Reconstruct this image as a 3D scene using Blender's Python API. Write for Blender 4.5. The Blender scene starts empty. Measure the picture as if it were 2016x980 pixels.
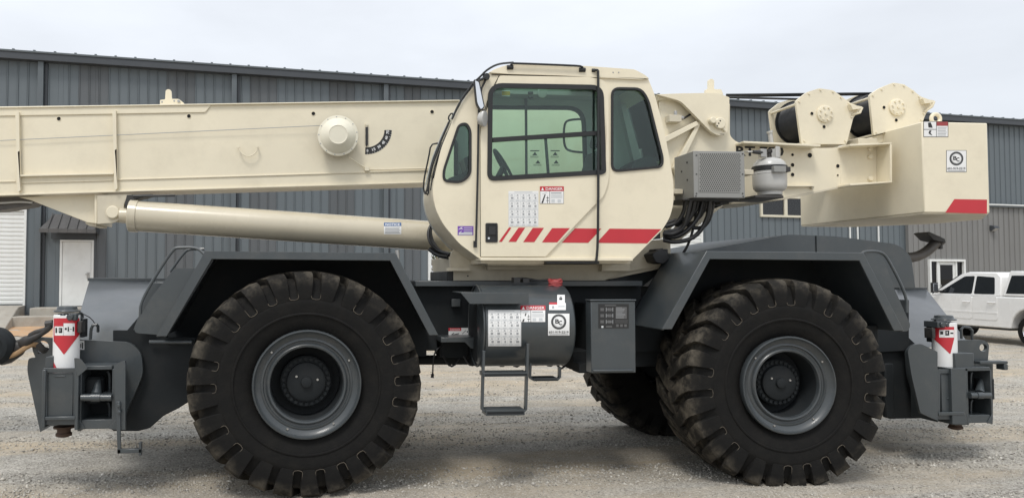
import bpy, bmesh, math, random
import numpy as np
from mathutils import Vector, Matrix
from mathutils.geometry import tessellate_polygon
R = math.radians
rng = random.Random(7)
sc = bpy.context.scene
COL = sc.collection

# ------------------------------------------------------------------ camera
F_PX, PX0, PY0, CAM_H = 1500.0, 787.0, 490.0, 1.88
YAW, PITCH = math.atan(147 / 1500.0), math.atan(55 / 1500.0)
FWD = Vector((math.sin(YAW) * math.cos(PITCH), math.cos(YAW) * math.cos(PITCH), math.sin(PITCH)))
RGT = Vector((math.cos(YAW), -math.sin(YAW), 0))
UPV = RGT.cross(FWD)
CAM = Vector((0, 0, CAM_H))
cd = bpy.data.cameras.new('camera')
cam = bpy.data.objects.new('camera', cd); COL.objects.link(cam)
cd.sensor_width = 36.0; cd.lens = 36.0 * F_PX / 2016.0
cd.shift_x = (1008 - PX0) / 2016.0; cd.clip_start = 0.1; cd.clip_end = 3000
cam.matrix_world = Matrix(((RGT.x, UPV.x, -FWD.x, CAM.x), (RGT.y, UPV.y, -FWD.y, CAM.y), (RGT.z, UPV.z, -FWD.z, CAM.z), (0, 0, 0, 1)))
sc.camera = cam

# ------------------------------------------------------------------ sky, sun, exposure
SUN_EL, SUN_AZ = R(58), R(-152)          # azimuth measured from +Y (into the picture) towards +X
w = bpy.data.worlds.new('World'); sc.world = w; w.use_nodes = True
nt = w.node_tree; N = nt.nodes; L = nt.links
bg = N['Background']; bg.inputs['Strength'].default_value = 0.1
sky = N.new('ShaderNodeTexSky'); sky.sky_type = 'NISHITA'; sky.sun_disc = False
sky.sun_elevation = SUN_EL; sky.sun_rotation = SUN_AZ
tc = N.new('ShaderNodeTexCoord'); sep = N.new('ShaderNodeSeparateXYZ'); L.new(tc.outputs['Generated'], sep.inputs[0])
mp = N.new('ShaderNodeMapping'); mp.inputs['Scale'].default_value = (1.2, 1.2, 3.5); L.new(tc.outputs['Generated'], mp.inputs[0])
cn = N.new('ShaderNodeTexNoise'); cn.inputs['Scale'].default_value = 2.2; cn.inputs['Detail'].default_value = 6; cn.inputs['Roughness'].default_value = 0.5
L.new(mp.outputs[0], cn.inputs['Vector'])
grad = N.new('ShaderNodeMapRange'); grad.inputs[1].default_value = 0.0; grad.inputs[2].default_value = 1.0
grad.inputs[3].default_value = 6.7; grad.inputs[4].default_value = 12.0; L.new(sep.outputs['Z'], grad.inputs[0])
cr = N.new('ShaderNodeMapRange'); cr.inputs[1].default_value = 0.3; cr.inputs[2].default_value = 0.7; cr.inputs[3].default_value = 0.90; cr.inputs[4].default_value = 1.10
L.new(cn.outputs['Fac'], cr.inputs[0])
mul = N.new('ShaderNodeMath'); mul.operation = 'MULTIPLY'; L.new(grad.outputs[0], mul.inputs[0]); L.new(cr.outputs[0], mul.inputs[1])
tint = N.new('ShaderNodeVectorMath'); tint.operation = 'SCALE'; tint.inputs[0].default_value = (0.945, 0.985, 1.045); L.new(mul.outputs[0], tint.inputs['Scale'])
mixs = N.new('ShaderNodeMix'); mixs.data_type = 'RGBA'; mixs.inputs[0].default_value = 0.9
L.new(sky.outputs[0], mixs.inputs[6]); L.new(tint.outputs[0], mixs.inputs[7]); L.new(mixs.outputs[2], bg.inputs['Color'])
sd = bpy.data.lights.new('sun', 'SUN'); sd.energy = 1.5; sd.angle = R(16); sd.color = (1.0, 0.96, 0.9)
so = bpy.data.objects.new('sun', sd); COL.objects.link(so)
sdir = Vector((math.sin(SUN_AZ) * math.cos(SUN_EL), math.cos(SUN_AZ) * math.cos(SUN_EL), math.sin(SUN_EL)))
so.rotation_euler = sdir.to_track_quat('Z', 'Y').to_euler()
sc.view_settings.view_transform = 'Standard'; sc.view_settings.look = 'None'
sc.view_settings.exposure = 0.28; sc.view_settings.gamma = 1.0; sc.view_settings.use_curve_mapping = False
sc.cycles.max_bounces = 8; sc.cycles.transparent_max_bounces = 12

# ------------------------------------------------------------------ pixel -> place
def ray(px, py):
    return (FWD + RGT * ((px - PX0) / F_PX) + UPV * (-(py - PY0) / F_PX))
def P(px, py, Y):
    d = ray(px, py); return CAM + d * (Y / d.y)
def G(px, py, z=0.0):
    d = ray(px, py); return CAM + d * ((z - CAM_H) / d.z)
def PXL(p):
    v = Vector(p) - CAM; k = v.dot(FWD)
    return (PX0 + F_PX * v.dot(RGT) / k, PY0 - F_PX * v.dot(UPV) / k)
def PL(pts, Y): return [P(x, y, Y) for x, y in pts]

# ------------------------------------------------------------------ materials
def nodes(name):
    m = bpy.data.materials.new(name); m.use_nodes = True
    t = m.node_tree; return m, t, t.nodes, t.links, t.nodes['Principled BSDF']
def paint(name, col, rough=0.45, var=0.1, scale=2.0, dirt=None, damt=0.25, metallic=0.0, bump=0.0, bscale=60, coat=0.0, streak=False, spec=0.5, perobj=0.0):
    m, t, N, L, b = nodes(name)
    tc = N.new('ShaderNodeTexCoord')
    mp = N.new('ShaderNodeMapping'); L.new(tc.outputs['Object'], mp.inputs[0])
    if streak: mp.inputs['Scale'].default_value = (6, 6, 0.35)
    n1 = N.new('ShaderNodeTexNoise'); n1.inputs['Scale'].default_value = scale; n1.inputs['Detail'].default_value = 7; n1.inputs['Roughness'].default_value = 0.6
    L.new(mp.outputs[0], n1.inputs['Vector'])
    mr = N.new('ShaderNodeMapRange'); mr.inputs[1].default_value = 0.25; mr.inputs[2].default_value = 0.75
    mr.inputs[3].default_value = 1 - var; mr.inputs[4].default_value = 1 + var; L.new(n1.outputs['Fac'], mr.inputs[0])
    sc_ = N.new('ShaderNodeVectorMath'); sc_.operation = 'SCALE'; sc_.inputs[0].default_value = col; L.new(mr.outputs[0], sc_.inputs['Scale'])
    out = sc_.outputs[0]
    if perobj:
        oi = N.new('ShaderNodeObjectInfo'); m2 = N.new('ShaderNodeMapRange'); m2.inputs[3].default_value = 1 - perobj; m2.inputs[4].default_value = 1 + perobj
        L.new(oi.outputs['Random'], m2.inputs[0])
        s2 = N.new('ShaderNodeVectorMath'); s2.operation = 'SCALE'; L.new(out, s2.inputs[0]); L.new(m2.outputs[0], s2.inputs['Scale']); out = s2.outputs[0]
    if dirt:
        n2 = N.new('ShaderNodeTexNoise'); n2.inputs['Scale'].default_value = scale * 2.3; n2.inputs['Detail'].default_value = 9; n2.inputs['Roughness'].default_value = 0.72
        L.new(mp.outputs[0], n2.inputs['Vector'])
        m3 = N.new('ShaderNodeMapRange'); m3.inputs[1].default_value = 0.48; m3.inputs[2].default_value = 0.78; m3.inputs[3].default_value = 0; m3.inputs[4].default_value = damt
        L.new(n2.outputs['Fac'], m3.inputs[0])
        mx = N.new('ShaderNodeMix'); mx.data_type = 'RGBA'; L.new(m3.outputs[0], mx.inputs[0]); L.new(out, mx.inputs[6]); mx.inputs[7].default_value = (*dirt, 1); out = mx.outputs[2]
    L.new(out, b.inputs['Base Color'])
    mr2 = N.new('ShaderNodeMapRange'); mr2.inputs[1].default_value = 0.3; mr2.inputs[2].default_value = 0.7
    mr2.inputs[3].default_value = max(0.03, rough - 0.08); mr2.inputs[4].default_value = min(1, rough + 0.08); L.new(n1.outputs['Fac'], mr2.inputs[0]); L.new(mr2.outputs[0], b.inputs['Roughness'])
    b.inputs['Metallic'].default_value = metallic; b.inputs['Specular IOR Level'].default_value = spec
    if coat: b.inputs['Coat Weight'].default_value = coat; b.inputs['Coat Roughness'].default_value = 0.12
    if bump:
        n4 = N.new('ShaderNodeTexNoise'); n4.inputs['Scale'].default_value = bscale; n4.inputs['Detail'].default_value = 5; L.new(tc.outputs['Object'], n4.inputs['Vector'])
        bp = N.new('ShaderNodeBump'); bp.inputs['Strength'].default_value = bump; bp.inputs['Distance'].default_value = 0.01; L.new(n4.outputs['Fac'], bp.inputs['Height']); L.new(bp.outputs[0], b.inputs['Normal'])
    return m
def plain(name, col, rough=0.5, metallic=0.0):
    m, t, N, L, b = nodes(name); b.inputs['Base Color'].default_value = (*col, 1); b.inputs['Roughness'].default_value = rough; b.inputs['Metallic'].default_value = metallic; return m
def glass(name, tintc, ior=1.5):
    m, t, N, L, b = nodes(name); N.remove(b); out = N['Material Output']
    tr = N.new('ShaderNodeBsdfTransparent'); tr.inputs[0].default_value = (*tintc, 1)
    gl = N.new('ShaderNodeBsdfGlossy'); gl.inputs['Roughness'].default_value = 0.02
    fr = N.new('ShaderNodeFresnel'); fr.inputs[0].default_value = ior
    mx = N.new('ShaderNodeMixShader'); L.new(fr.outputs[0], mx.inputs[0]); L.new(tr.outputs[0], mx.inputs[1]); L.new(gl.outputs[0], mx.inputs[2]); L.new(mx.outputs[0], out.inputs[0]); return m

M = {}
M['cream'] = paint('cream_paint', (0.76, 0.69, 0.53), 0.42, 0.04, 1.3, dirt=(0.36, 0.31, 0.22), damt=0.2, coat=0.15)
M['cream_dusty'] = paint('dusty_cream_paint', (0.60, 0.545, 0.425), 0.5, 0.06, 2.0, dirt=(0.25, 0.21, 0.15), damt=0.35)
M['grey'] = paint('slate_grey_paint', (0.048, 0.057, 0.062), 0.36, 0.10, 1.6, dirt=(0.14, 0.13, 0.115), damt=0.28, coat=0.35, bump=0.05)
M['grey_dark'] = paint('grimy_shaded_grey_paint', (0.0175, 0.0205, 0.0225), 0.72, 0.15, 2.0, dirt=(0.06, 0.052, 0.045), damt=0.2, spec=0.22)  # grime and the shade of recesses both put into a darker slate grey
M['black'] = paint('black_rubber_trim', (0.014, 0.015, 0.016), 0.5, 0.1, 3, dirt=(0.06, 0.055, 0.05), damt=0.2)
M['hose'] = paint('black_hose_rubber', (0.011, 0.011, 0.012), 0.38, 0.1, 5, dirt=(0.06, 0.055, 0.05), damt=0.2)
M['iron'] = paint('greased_dark_iron', (0.03, 0.03, 0.03), 0.5, 0.2, 5, dirt=(0.10, 0.07, 0.045), damt=0.4, bump=0.1)
M['rust'] = paint('rusty_steel', (0.075, 0.045, 0.03), 0.8, 0.3, 8, dirt=(0.05, 0.03, 0.02), damt=0.6, bump=0.2)
M['steel'] = paint('bare_steel', (0.42, 0.41, 0.39), 0.38, 0.12, 6, metallic=0.85)
M['exhaust'] = paint('heat_stained_pipe', (0.12, 0.112, 0.105), 0.5, 0.25, 5, dirt=(0.05, 0.045, 0.04), damt=0.6, metallic=0.4)
M['rim'] = paint('grey_rim_paint', (0.040, 0.047, 0.051), 0.42, 0.1, 3, dirt=(0.11, 0.10, 0.09), damt=0.3, coat=0.25)
M['alum'] = paint('grey_sheet_metal', (0.27, 0.27, 0.257), 0.5, 0.05, 3, dirt=(0.2, 0.19, 0.17), damt=0.2, metallic=0.1)
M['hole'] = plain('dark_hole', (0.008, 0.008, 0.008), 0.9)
M['red'] = paint('red_film', (0.50, 0.028, 0.04), 0.4, 0.05, 3)
M['white'] = paint('white_film', (0.78, 0.78, 0.77), 0.45, 0.03, 3)
M['ink'] = plain('black_ink', (0.02, 0.02, 0.02), 0.5)
M['greyink'] = plain('grey_ink', (0.33, 0.34, 0.35), 0.5)
M['lightink'] = plain('pale_grey_ink', (0.55, 0.57, 0.58), 0.5)
M['dimink'] = plain('dim_grey_ink', (0.10, 0.10, 0.10), 0.5)
M['blue'] = plain('blue_ink', (0.05, 0.12, 0.28), 0.5)
M['purple'] = plain('purple_ink', (0.17, 0.06, 0.38), 0.45)
M['yellow'] = plain('yellow_film', (0.6, 0.38, 0.03), 0.5)
M['strap'] = paint('tan_webbing', (0.33, 0.21, 0.11), 0.85, 0.2, 12, bump=0.3, bscale=120)
M['redcap'] = paint('faded_red_cap', (0.33, 0.05, 0.05), 0.5, 0.2, 12, dirt=(0.1, 0.05, 0.05), damt=0.4)
M['tankgrey'] = paint('pale_grey_enamel', (0.47, 0.465, 0.445), 0.4, 0.05, 4, dirt=(0.3, 0.28, 0.24), damt=0.2, coat=0.3)
M['seat'] = paint('charcoal_fabric', (0.035, 0.037, 0.042), 0.85, 0.15, 20)
M['liner'] = paint('pale_cab_liner', (0.42, 0.43, 0.41), 0.7, 0.06, 4)
M['cabglass'] = glass('green_tinted_glass', (0.82, 0.95, 0.90), 1.55)
M['farglass'] = glass('pale_green_glass', (0.92, 0.985, 0.96), 1.35)
M['carglass'] = glass('dark_privacy_glass', (0.035, 0.04, 0.045))
M['houseglass'] = glass('window_glass', (0.85, 0.9, 0.95), 1.8)
M['chrome'] = plain('mirror_metal', (0.75, 0.76, 0.77), 0.12, 1.0)
M['wall'] = paint('blue_grey_wall_steel', (0.118, 0.139, 0.152), 0.55, 0.03, 1.0, dirt=(0.16, 0.17, 0.175), damt=0.10, streak=True, perobj=0.04)
M['wall_weathered'] = paint('weathered_brown_grey_wall_steel', (0.098, 0.108, 0.116), 0.65, 0.06, 1.0, dirt=(0.16, 0.155, 0.15), damt=0.25, streak=True, perobj=0.06)
M['wall_pale'] = paint('pale_grey_wall_steel', (0.195, 0.193, 0.186), 0.6, 0.07, 1.0, dirt=(0.13, 0.125, 0.12), damt=0.3, streak=True, perobj=0.06)
M['trim'] = paint('slate_trim_steel', (0.10, 0.117, 0.128), 0.5, 0.08, 1.5, dirt=(0.14, 0.14, 0.14), damt=0.2)
M['trim_dark'] = paint('dark_trim_steel', (0.05, 0.056, 0.064), 0.5, 0.1, 1.5)
M['awning'] = paint('brown_grey_roof_steel', (0.085, 0.082, 0.08), 0.6, 0.12, 3, dirt=(0.15, 0.14, 0.13), damt=0.3)
M['whitepaint'] = paint('white_door_paint', (0.72, 0.73, 0.71), 0.5, 0.04, 1.5, dirt=(0.45, 0.44, 0.40), damt=0.3)
M['creamframe'] = paint('cream_window_frame', (0.62, 0.58, 0.46), 0.5, 0.05, 3)
M['concrete'] = paint('worn_concrete', (0.36, 0.335, 0.29), 0.9, 0.16, 2.5, dirt=(0.24, 0.18, 0.12), damt=0.5, bump=0.3, bscale=40)
M['truckwhite'] = paint('white_car_paint', (0.76, 0.755, 0.74), 0.28, 0.02, 2, dirt=(0.5, 0.46, 0.4), damt=0.15, coat=0.6)
M['plastic'] = paint('black_plastic', (0.02, 0.021, 0.022), 0.55, 0.1, 4)
M['winglass'] = plain('black_car_window', (.012, .014, .016), .06)
M['reel'] = paint('pale_cream_plastic', (0.74, 0.70, 0.57), 0.4, 0.03, 2, dirt=(0.4, 0.36, 0.3), damt=0.15)
M['cylpaint'] = paint('glossy_tan_cylinder_paint', (0.58, 0.522, 0.40), 0.24, 0.04, 1.5, dirt=(0.25, 0.21, 0.15), damt=0.2, coat=0.3)
M['bark'] = paint('grey_brown_bark', (0.12, 0.085, 0.06), 0.9, 0.25, 6, bump=0.4)
M['interior'] = paint('dim_interior_floor', (0.2, 0.19, 0.17), 0.9, 0.1, 1)

def tyre_mat():
    m, t, N, L, b = nodes('dusty_tyre_rubber')
    tc = N.new('ShaderNodeTexCoord'); sep = N.new('ShaderNodeSeparateXYZ'); L.new(tc.outputs['Object'], sep.inputs[0])
    sq = N.new('ShaderNodeVectorMath'); sq.operation = 'MULTIPLY'; sq.inputs[1].default_value = (1, 0, 1); L.new(tc.outputs['Object'], sq.inputs[0])
    ln = N.new('ShaderNodeVectorMath'); ln.operation = 'LENGTH'; L.new(sq.outputs[0], ln.inputs[0])
    mr = N.new('ShaderNodeMapRange'); mr.inputs[1].default_value = 0.84; mr.inputs[2].default_value = 0.985; mr.inputs[3].default_value = 0.04; mr.inputs[4].default_value = 1.0; L.new(ln.outputs['Value'], mr.inputs[0])
    n1 = N.new('ShaderNodeTexNoise'); n1.inputs['Scale'].default_value = 6.0; n1.inputs['Detail'].default_value = 9; n1.inputs['Roughness'].default_value = 0.7; L.new(tc.outputs['Object'], n1.inputs['Vector'])
    m2 = N.new('ShaderNodeMapRange'); m2.inputs[1].default_value = 0.45; m2.inputs[2].default_value = 0.68; m2.inputs[3].default_value = 0.10; m2.inputs[4].default_value = 1.0; L.new(n1.outputs['Fac'], m2.inputs[0])
    mu = N.new('ShaderNodeMath'); mu.operation = 'MULTIPLY'; L.new(mr.outputs[0], mu.inputs[0]); L.new(m2.outputs[0], mu.inputs[1])
    mx = N.new('ShaderNodeMix'); mx.data_type = 'RGBA'; mx.inputs[6].default_value = (0.0052, 0.0051, 0.005, 1); mx.inputs[7].default_value = (0.135, 0.117, 0.09, 1)
    L.new(mu.outputs[0], mx.inputs[0]); L.new(mx.outputs[2], b.inputs['Base Color'])
    b.inputs['Roughness'].default_value = 0.82; b.inputs['Specular IOR Level'].default_value = 0.25
    n2 = N.new('ShaderNodeTexNoise'); n2.inputs['Scale'].default_value = 45; n2.inputs['Detail'].default_value = 5; L.new(tc.outputs['Object'], n2.inputs['Vector'])
    bp = N.new('ShaderNodeBump'); bp.inputs['Strength'].default_value = 0.25; bp.inputs['Distance'].default_value = 0.01; L.new(n2.outputs['Fac'], bp.inputs['Height']); L.new(bp.outputs[0], b.inputs['Normal'])
    return m
M['tyre'] = tyre_mat()
M['mud'] = paint('dried_mud', (0.10, 0.085, 0.065), 0.95, 0.4, 9, dirt=(0.02, 0.018, 0.016), damt=1.0)

def gravel_mat():
    m, t, N, L, b = nodes('pale_crushed_gravel')
    tc = N.new('ShaderNodeTexCoord')
    v = N.new('ShaderNodeTexVoronoi'); v.inputs['Scale'].default_value = 62; L.new(tc.outputs['Object'], v.inputs['Vector'])
    v2 = N.new('ShaderNodeTexVoronoi'); v2.inputs['Scale'].default_value = 140; L.new(tc.outputs['Object'], v2.inputs['Vector'])
    sx = N.new('ShaderNodeSeparateColor'); L.new(v.outputs['Color'], sx.inputs[0])
    ramp = N.new('ShaderNodeValToRGB'); e = ramp.color_ramp.elements
    e[0].position = 0; e[0].color = (0.27, 0.252, 0.222, 1); e[1].position = 1; e[1].color = (0.62, 0.592, 0.535, 1)
    for p_, c_ in ((0.3, (0.385, 0.362, 0.32, 1)), (0.6, (0.455, 0.43, 0.382, 1)), (0.85, (0.515, 0.488, 0.435, 1))):
        q = ramp.color_ramp.elements.new(p_); q.color = c_
    L.new(sx.outputs[0], ramp.inputs[0])
    n1 = N.new('ShaderNodeTexNoise'); n1.inputs['Scale'].default_value = 0.55; n1.inputs['Detail'].default_value = 8; n1.inputs['Roughness'].default_value = 0.62
    mp = N.new('ShaderNodeMapping'); mp.inputs['Scale'].default_value = (0.35, 1.9, 1); L.new(tc.outputs['Object'], mp.inputs[0]); L.new(mp.outputs[0], n1.inputs['Vector'])
    mr = N.new('ShaderNodeMapRange'); mr.inputs[1].default_value = 0.43; mr.inputs[2].default_value = 0.64; mr.inputs[3].default_value = 0; mr.inputs[4].default_value = 0.8; L.new(n1.outputs['Fac'], mr.inputs[0])
    mx = N.new('ShaderNodeMix'); mx.data_type = 'RGBA'; mx.inputs[7].default_value = (0.51, 0.42, 0.30, 1); L.new(mr.outputs[0], mx.inputs[0]); L.new(ramp.outputs[0], mx.inputs[6])
    n3 = N.new('ShaderNodeTexNoise'); n3.inputs['Scale'].default_value = 2.2; n3.inputs['Detail'].default_value = 6; L.new(tc.outputs['Object'], n3.inputs['Vector'])
    m3 = N.new('ShaderNodeMapRange'); m3.inputs[1].default_value = 0.3; m3.inputs[2].default_value = 0.7; m3.inputs[3].default_value = 0.85; m3.inputs[4].default_value = 1.14; L.new(n3.outputs['Fac'], m3.inputs[0])
    s = N.new('ShaderNodeVectorMath'); s.operation = 'SCALE'; L.new(mx.outputs[2], s.inputs[0]); L.new(m3.outputs[0], s.inputs['Scale'])
    L.new(s.outputs[0], b.inputs['Base Color']); b.inputs['Roughness'].default_value = 0.95; b.inputs['Specular IOR Level'].default_value = 0.2
    ad = N.new('ShaderNodeMath'); ad.operation = 'ADD'; L.new(v.outputs['Distance'], ad.inputs[0]); L.new(v2.outputs['Distance'], ad.inputs[1])
    bp = N.new('ShaderNodeBump'); bp.inputs['Strength'].default_value = 0.8; bp.inputs['Distance'].default_value = 0.01; bp.invert = True; L.new(ad.outputs[0], bp.inputs['Height']); L.new(bp.outputs[0], b.inputs['Normal'])
    return m
M['gravel'] = gravel_mat()
def stone_mat():
    m, t, N, L, b = nodes('loose_stone')
    g = N.new('ShaderNodeNewGeometry'); ramp = N.new('ShaderNodeValToRGB'); e = ramp.color_ramp.elements
    e[0].color = (0.21, 0.197, 0.173, 1); e[1].color = (0.68, 0.655, 0.60, 1); q = e.new(0.45); q.color = (0.43, 0.408, 0.365, 1); q = e.new(0.8); q.color = (0.52, 0.485, 0.42, 1)
    L.new(g.outputs['Random Per Island'], ramp.inputs[0]); L.new(ramp.outputs[0], b.inputs['Base Color']); b.inputs['Roughness'].default_value = 0.95; b.inputs['Specular IOR Level'].default_value = 0.2
    return m
M['stone'] = stone_mat()
M['dirt'] = paint('orange_clay', (0.52, 0.33, 0.185), 0.95, 0.22, 1.2, dirt=(0.38, 0.33, 0.27), damt=0.8, bump=0.5, bscale=25)
def leaf_mat(name, c0, c1):
    m, t, N, L, b = nodes(name)
    g = N.new('ShaderNodeNewGeometry'); ramp = N.new('ShaderNodeValToRGB'); e = ramp.color_ramp.elements
    e[0].color = (*c0, 1); e[1].color = (*c1, 1); L.new(g.outputs['Random Per Island'], ramp.inputs[0]); L.new(ramp.outputs[0], b.inputs['Base Color']); b.inputs['Roughness'].default_value = 0.7
    return m
M['leaf_brown'] = leaf_mat('autumn_leaf', (0.07, 0.05, 0.025), (0.17, 0.12, 0.06))
M['leaf_green'] = leaf_mat('green_leaf', (0.04, 0.06, 0.025), (0.10, 0.12, 0.05))

# ------------------------------------------------------------------ mesh builder
class MB:
    def __init__(s): s.v = []; s.f = []; s.mi = []; s.mats = []
    def _m(s, m):
        m = M[m] if isinstance(m, str) else m
        if m not in s.mats: s.mats.append(m)
        return s.mats.index(m)
    def add(s, vs, fs, m):
        o = len(s.v); k = s._m(m); s.v += [tuple(x) for x in vs]
        for f in fs: s.f.append(tuple(i + o for i in f)); s.mi.append(k)
    def plate(s, loops, vec, m):
        """closed polygon (with holes) of 3D points, extruded by vec"""
        if not isinstance(loops[0], (list, tuple)) or isinstance(loops[0][0], (int, float)): loops = [loops]
        loops = [[Vector(p) for p in l] for l in loops]
        flat = [p for l in loops for p in l]; n = len(flat); vec = Vector(vec)
        vs = flat + [p + vec for p in flat]; fs = []
        if len(loops) == 1 and len(flat) <= 4:
            fs += [tuple(range(n)), tuple(range(2 * n - 1, n - 1, -1))]
        else:
            for t in tessellate_polygon(loops):
                fs += [tuple(t), tuple(i + n for i in reversed(t))]
        o = 0
        for l in loops:
            k = len(l)
            for i in range(k):
                a, b = o + i, o + (i + 1) % k; fs.append((a, b, b + n, a + n))
            o += k
        s.add(vs, fs, m)
    def box(s, a, b, m):
        (x0, y0, z0), (x1, y1, z1) = a, b
        s.add([(x0, y0, z0), (x1, y0, z0), (x1, y1, z0), (x0, y1, z0), (x0, y0, z1), (x1, y0, z1), (x1, y1, z1), (x0, y1, z1)],
              [(0, 3, 2, 1), (4, 5, 6, 7), (0, 1, 5, 4), (1, 2, 6, 5), (2, 3, 7, 6), (3, 0, 4, 7)], m)
    def pbox(s, x0, y0, x1, y1, Y0, Y1, m):
        """box whose near face spans these photo pixels on the plane Y0, running back to Y1"""
        a = P(x0, y0, Y0); b = P(x1, y1, Y0)
        s.box((min(a.x, b.x), Y0, min(a.z, b.z)), (max(a.x, b.x), Y1, max(a.z, b.z)), m)
    def tube(s, pts, r, m, seg=10, smooth=0, cap=True):
        pts = [Vector(p) for p in pts]
        for _ in range(smooth):
            q = [pts[0]]
            for a, b in zip(pts, pts[1:]): q += [a * .75 + b * .25, a * .25 + b * .75]
            pts = q + [pts[-1]]
        vs = []; fs = []; n = len(pts); u = None
        for i, p in enumerate(pts):
            t = (pts[min(i + 1, n - 1)] - pts[max(i - 1, 0)]).normalized()
            if u is None: u = t.orthogonal().normalized()
            u = (u - t * u.dot(t)).normalized(); w_ = t.cross(u)
            rr = r[i * (len(r) - 1) // max(1, n - 1)] if isinstance(r, (list, tuple)) else r
            for k in range(seg):
                a = 2 * math.pi * k / seg; vs.append(p + u * (rr * math.cos(a)) + w_ * (rr * math.sin(a)))
        for i in range(n - 1):
            for k in range(seg):
                a = i * seg + k; b = i * seg + (k + 1) % seg; fs.append((a, b, b + seg, a + seg))
        if cap: fs += [tuple(range(seg - 1, -1, -1)), tuple(range((n - 1) * seg, n * seg))]
        s.add(vs, fs, m)
    def lathe(s, c, axis, prof, m, seg=32, capa=True, capb=True):
        """prof: list of (distance along axis, radius)"""
        c = Vector(c); axis = Vector(axis).normalized(); u = axis.orthogonal().normalized(); w_ = axis.cross(u)
        vs = []; fs = []
        for (d, r) in prof:
            for k in range(seg):
                a = 2 * math.pi * k / seg; vs.append(c + axis * d + u * (r * math.cos(a)) + w_ * (r * math.sin(a)))
        for i in range(len(prof) - 1):
            for k in range(seg):
                a = i * seg + k; b = i * seg + (k + 1) % seg; fs.append((a, b, b + seg, a + seg))
        if capa: fs.append(tuple(range(seg - 1, -1, -1)))
        if capb: fs.append(tuple(range((len(prof) - 1) * seg, len(prof) * seg)))
        s.add(vs, fs, m)
    def build(s, name, parent=None, origin=None, bevel=0.0, bseg=2, angle=32, normals=True):
        me = bpy.data.meshes.new(name); o = Vector(origin) if origin is not None else (parent_origin(parent) if parent else Vector((0, 0, 0)))
        me.from_pydata([tuple(Vector(v) - o) for v in s.v], [], s.f); me.update()
        for m in s.mats: me.materials.append(m)
        me.polygons.foreach_set('material_index', s.mi)
        if normals:
            bm = bmesh.new(); bm.from_mesh(me); bmesh.ops.recalc_face_normals(bm, faces=bm.faces); bm.to_mesh(me); bm.free()
        me.polygons.foreach_set('use_smooth', [True] * len(me.polygons)); me.set_sharp_from_angle(angle=R(angle))
        ob = bpy.data.objects.new(name, me); COL.objects.link(ob)
        if parent: ob.parent = parent
        else: ob.location = o
        if bevel:
            b = ob.modifiers.new('bevel', 'BEVEL'); b.width = bevel; b.segments = bseg; b.limit_method = 'ANGLE'; b.angle_limit = R(40); b.use_clamp_overlap = True; b.harden_normals = False
        return ob
def parent_origin(p):
    o = Vector((0, 0, 0))
    while p: o += p.location; p = p.parent
    return o
def empty(name, loc, label=None, cat=None, group=None, parent=None, kind=None):
    e = bpy.data.objects.new(name, None); COL.objects.link(e); e.location = loc; e.empty_display_size = 0.3
    if parent: e.parent = parent
    tag(e, label, cat, group, kind); return e
def tag(o, label=None, cat=None, group=None, kind=None):
    if label: o['label'] = label
    if cat: o['category'] = cat
    if group: o['group'] = group
    if kind: o['kind'] = kind
    return o
def copy_tree(o, parent=None):
    c = o.copy(); COL.objects.link(c)
    if parent: c.parent = parent
    for ch in o.children: copy_tree(ch, c)
    return c
def rnd(pts, r, seg=4):
    """round the corners of a pixel polygon; r may be a list"""
    out = []; n = len(pts)
    for i in range(n):
        rr = r[i] if isinstance(r, (list, tuple)) else r
        p = Vector(pts[i]); a = Vector(pts[i - 1]); b = Vector(pts[(i + 1) % n])
        da, db = (a - p), (b - p); k = min(rr, da.length * .48, db.length * .48)
        if k <= 0: out.append(tuple(p)); continue
        s0, s1 = p + da.normalized() * k, p + db.normalized() * k
        for j in range(seg + 1):
            t = j / seg; out.append(tuple(s0 * (1 - t) ** 2 + p * (2 * t * (1 - t)) + s1 * t * t))
    return out
def circ(cx, cy, r, n=20): return [(cx + r * math.cos(2 * math.pi * k / n), cy + r * math.sin(2 * math.pi * k / n)) for k in range(n)]
def inset(pts, d):
    """shrink a convex-ish pixel polygon towards its inside by d"""
    n = len(pts); A = sum(pts[i][0] * pts[(i + 1) % n][1] - pts[(i + 1) % n][0] * pts[i][1] for i in range(n)); sg = 1 if A > 0 else -1
    out = []
    for i in range(n):
        p0, p1, p2 = Vector(pts[i - 1]), Vector(pts[i]), Vector(pts[(i + 1) % n])
        e1 = (p1 - p0).normalized(); e2 = (p2 - p1).normalized()
        n1 = Vector((-e1.y, e1.x)) * sg; n2 = Vector((-e2.y, e2.x)) * sg; b = (n1 + n2)
        b = b / max(0.35, (1 + n1.dot(n2))); out.append(tuple(p1 + b * d))
    return out

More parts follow.
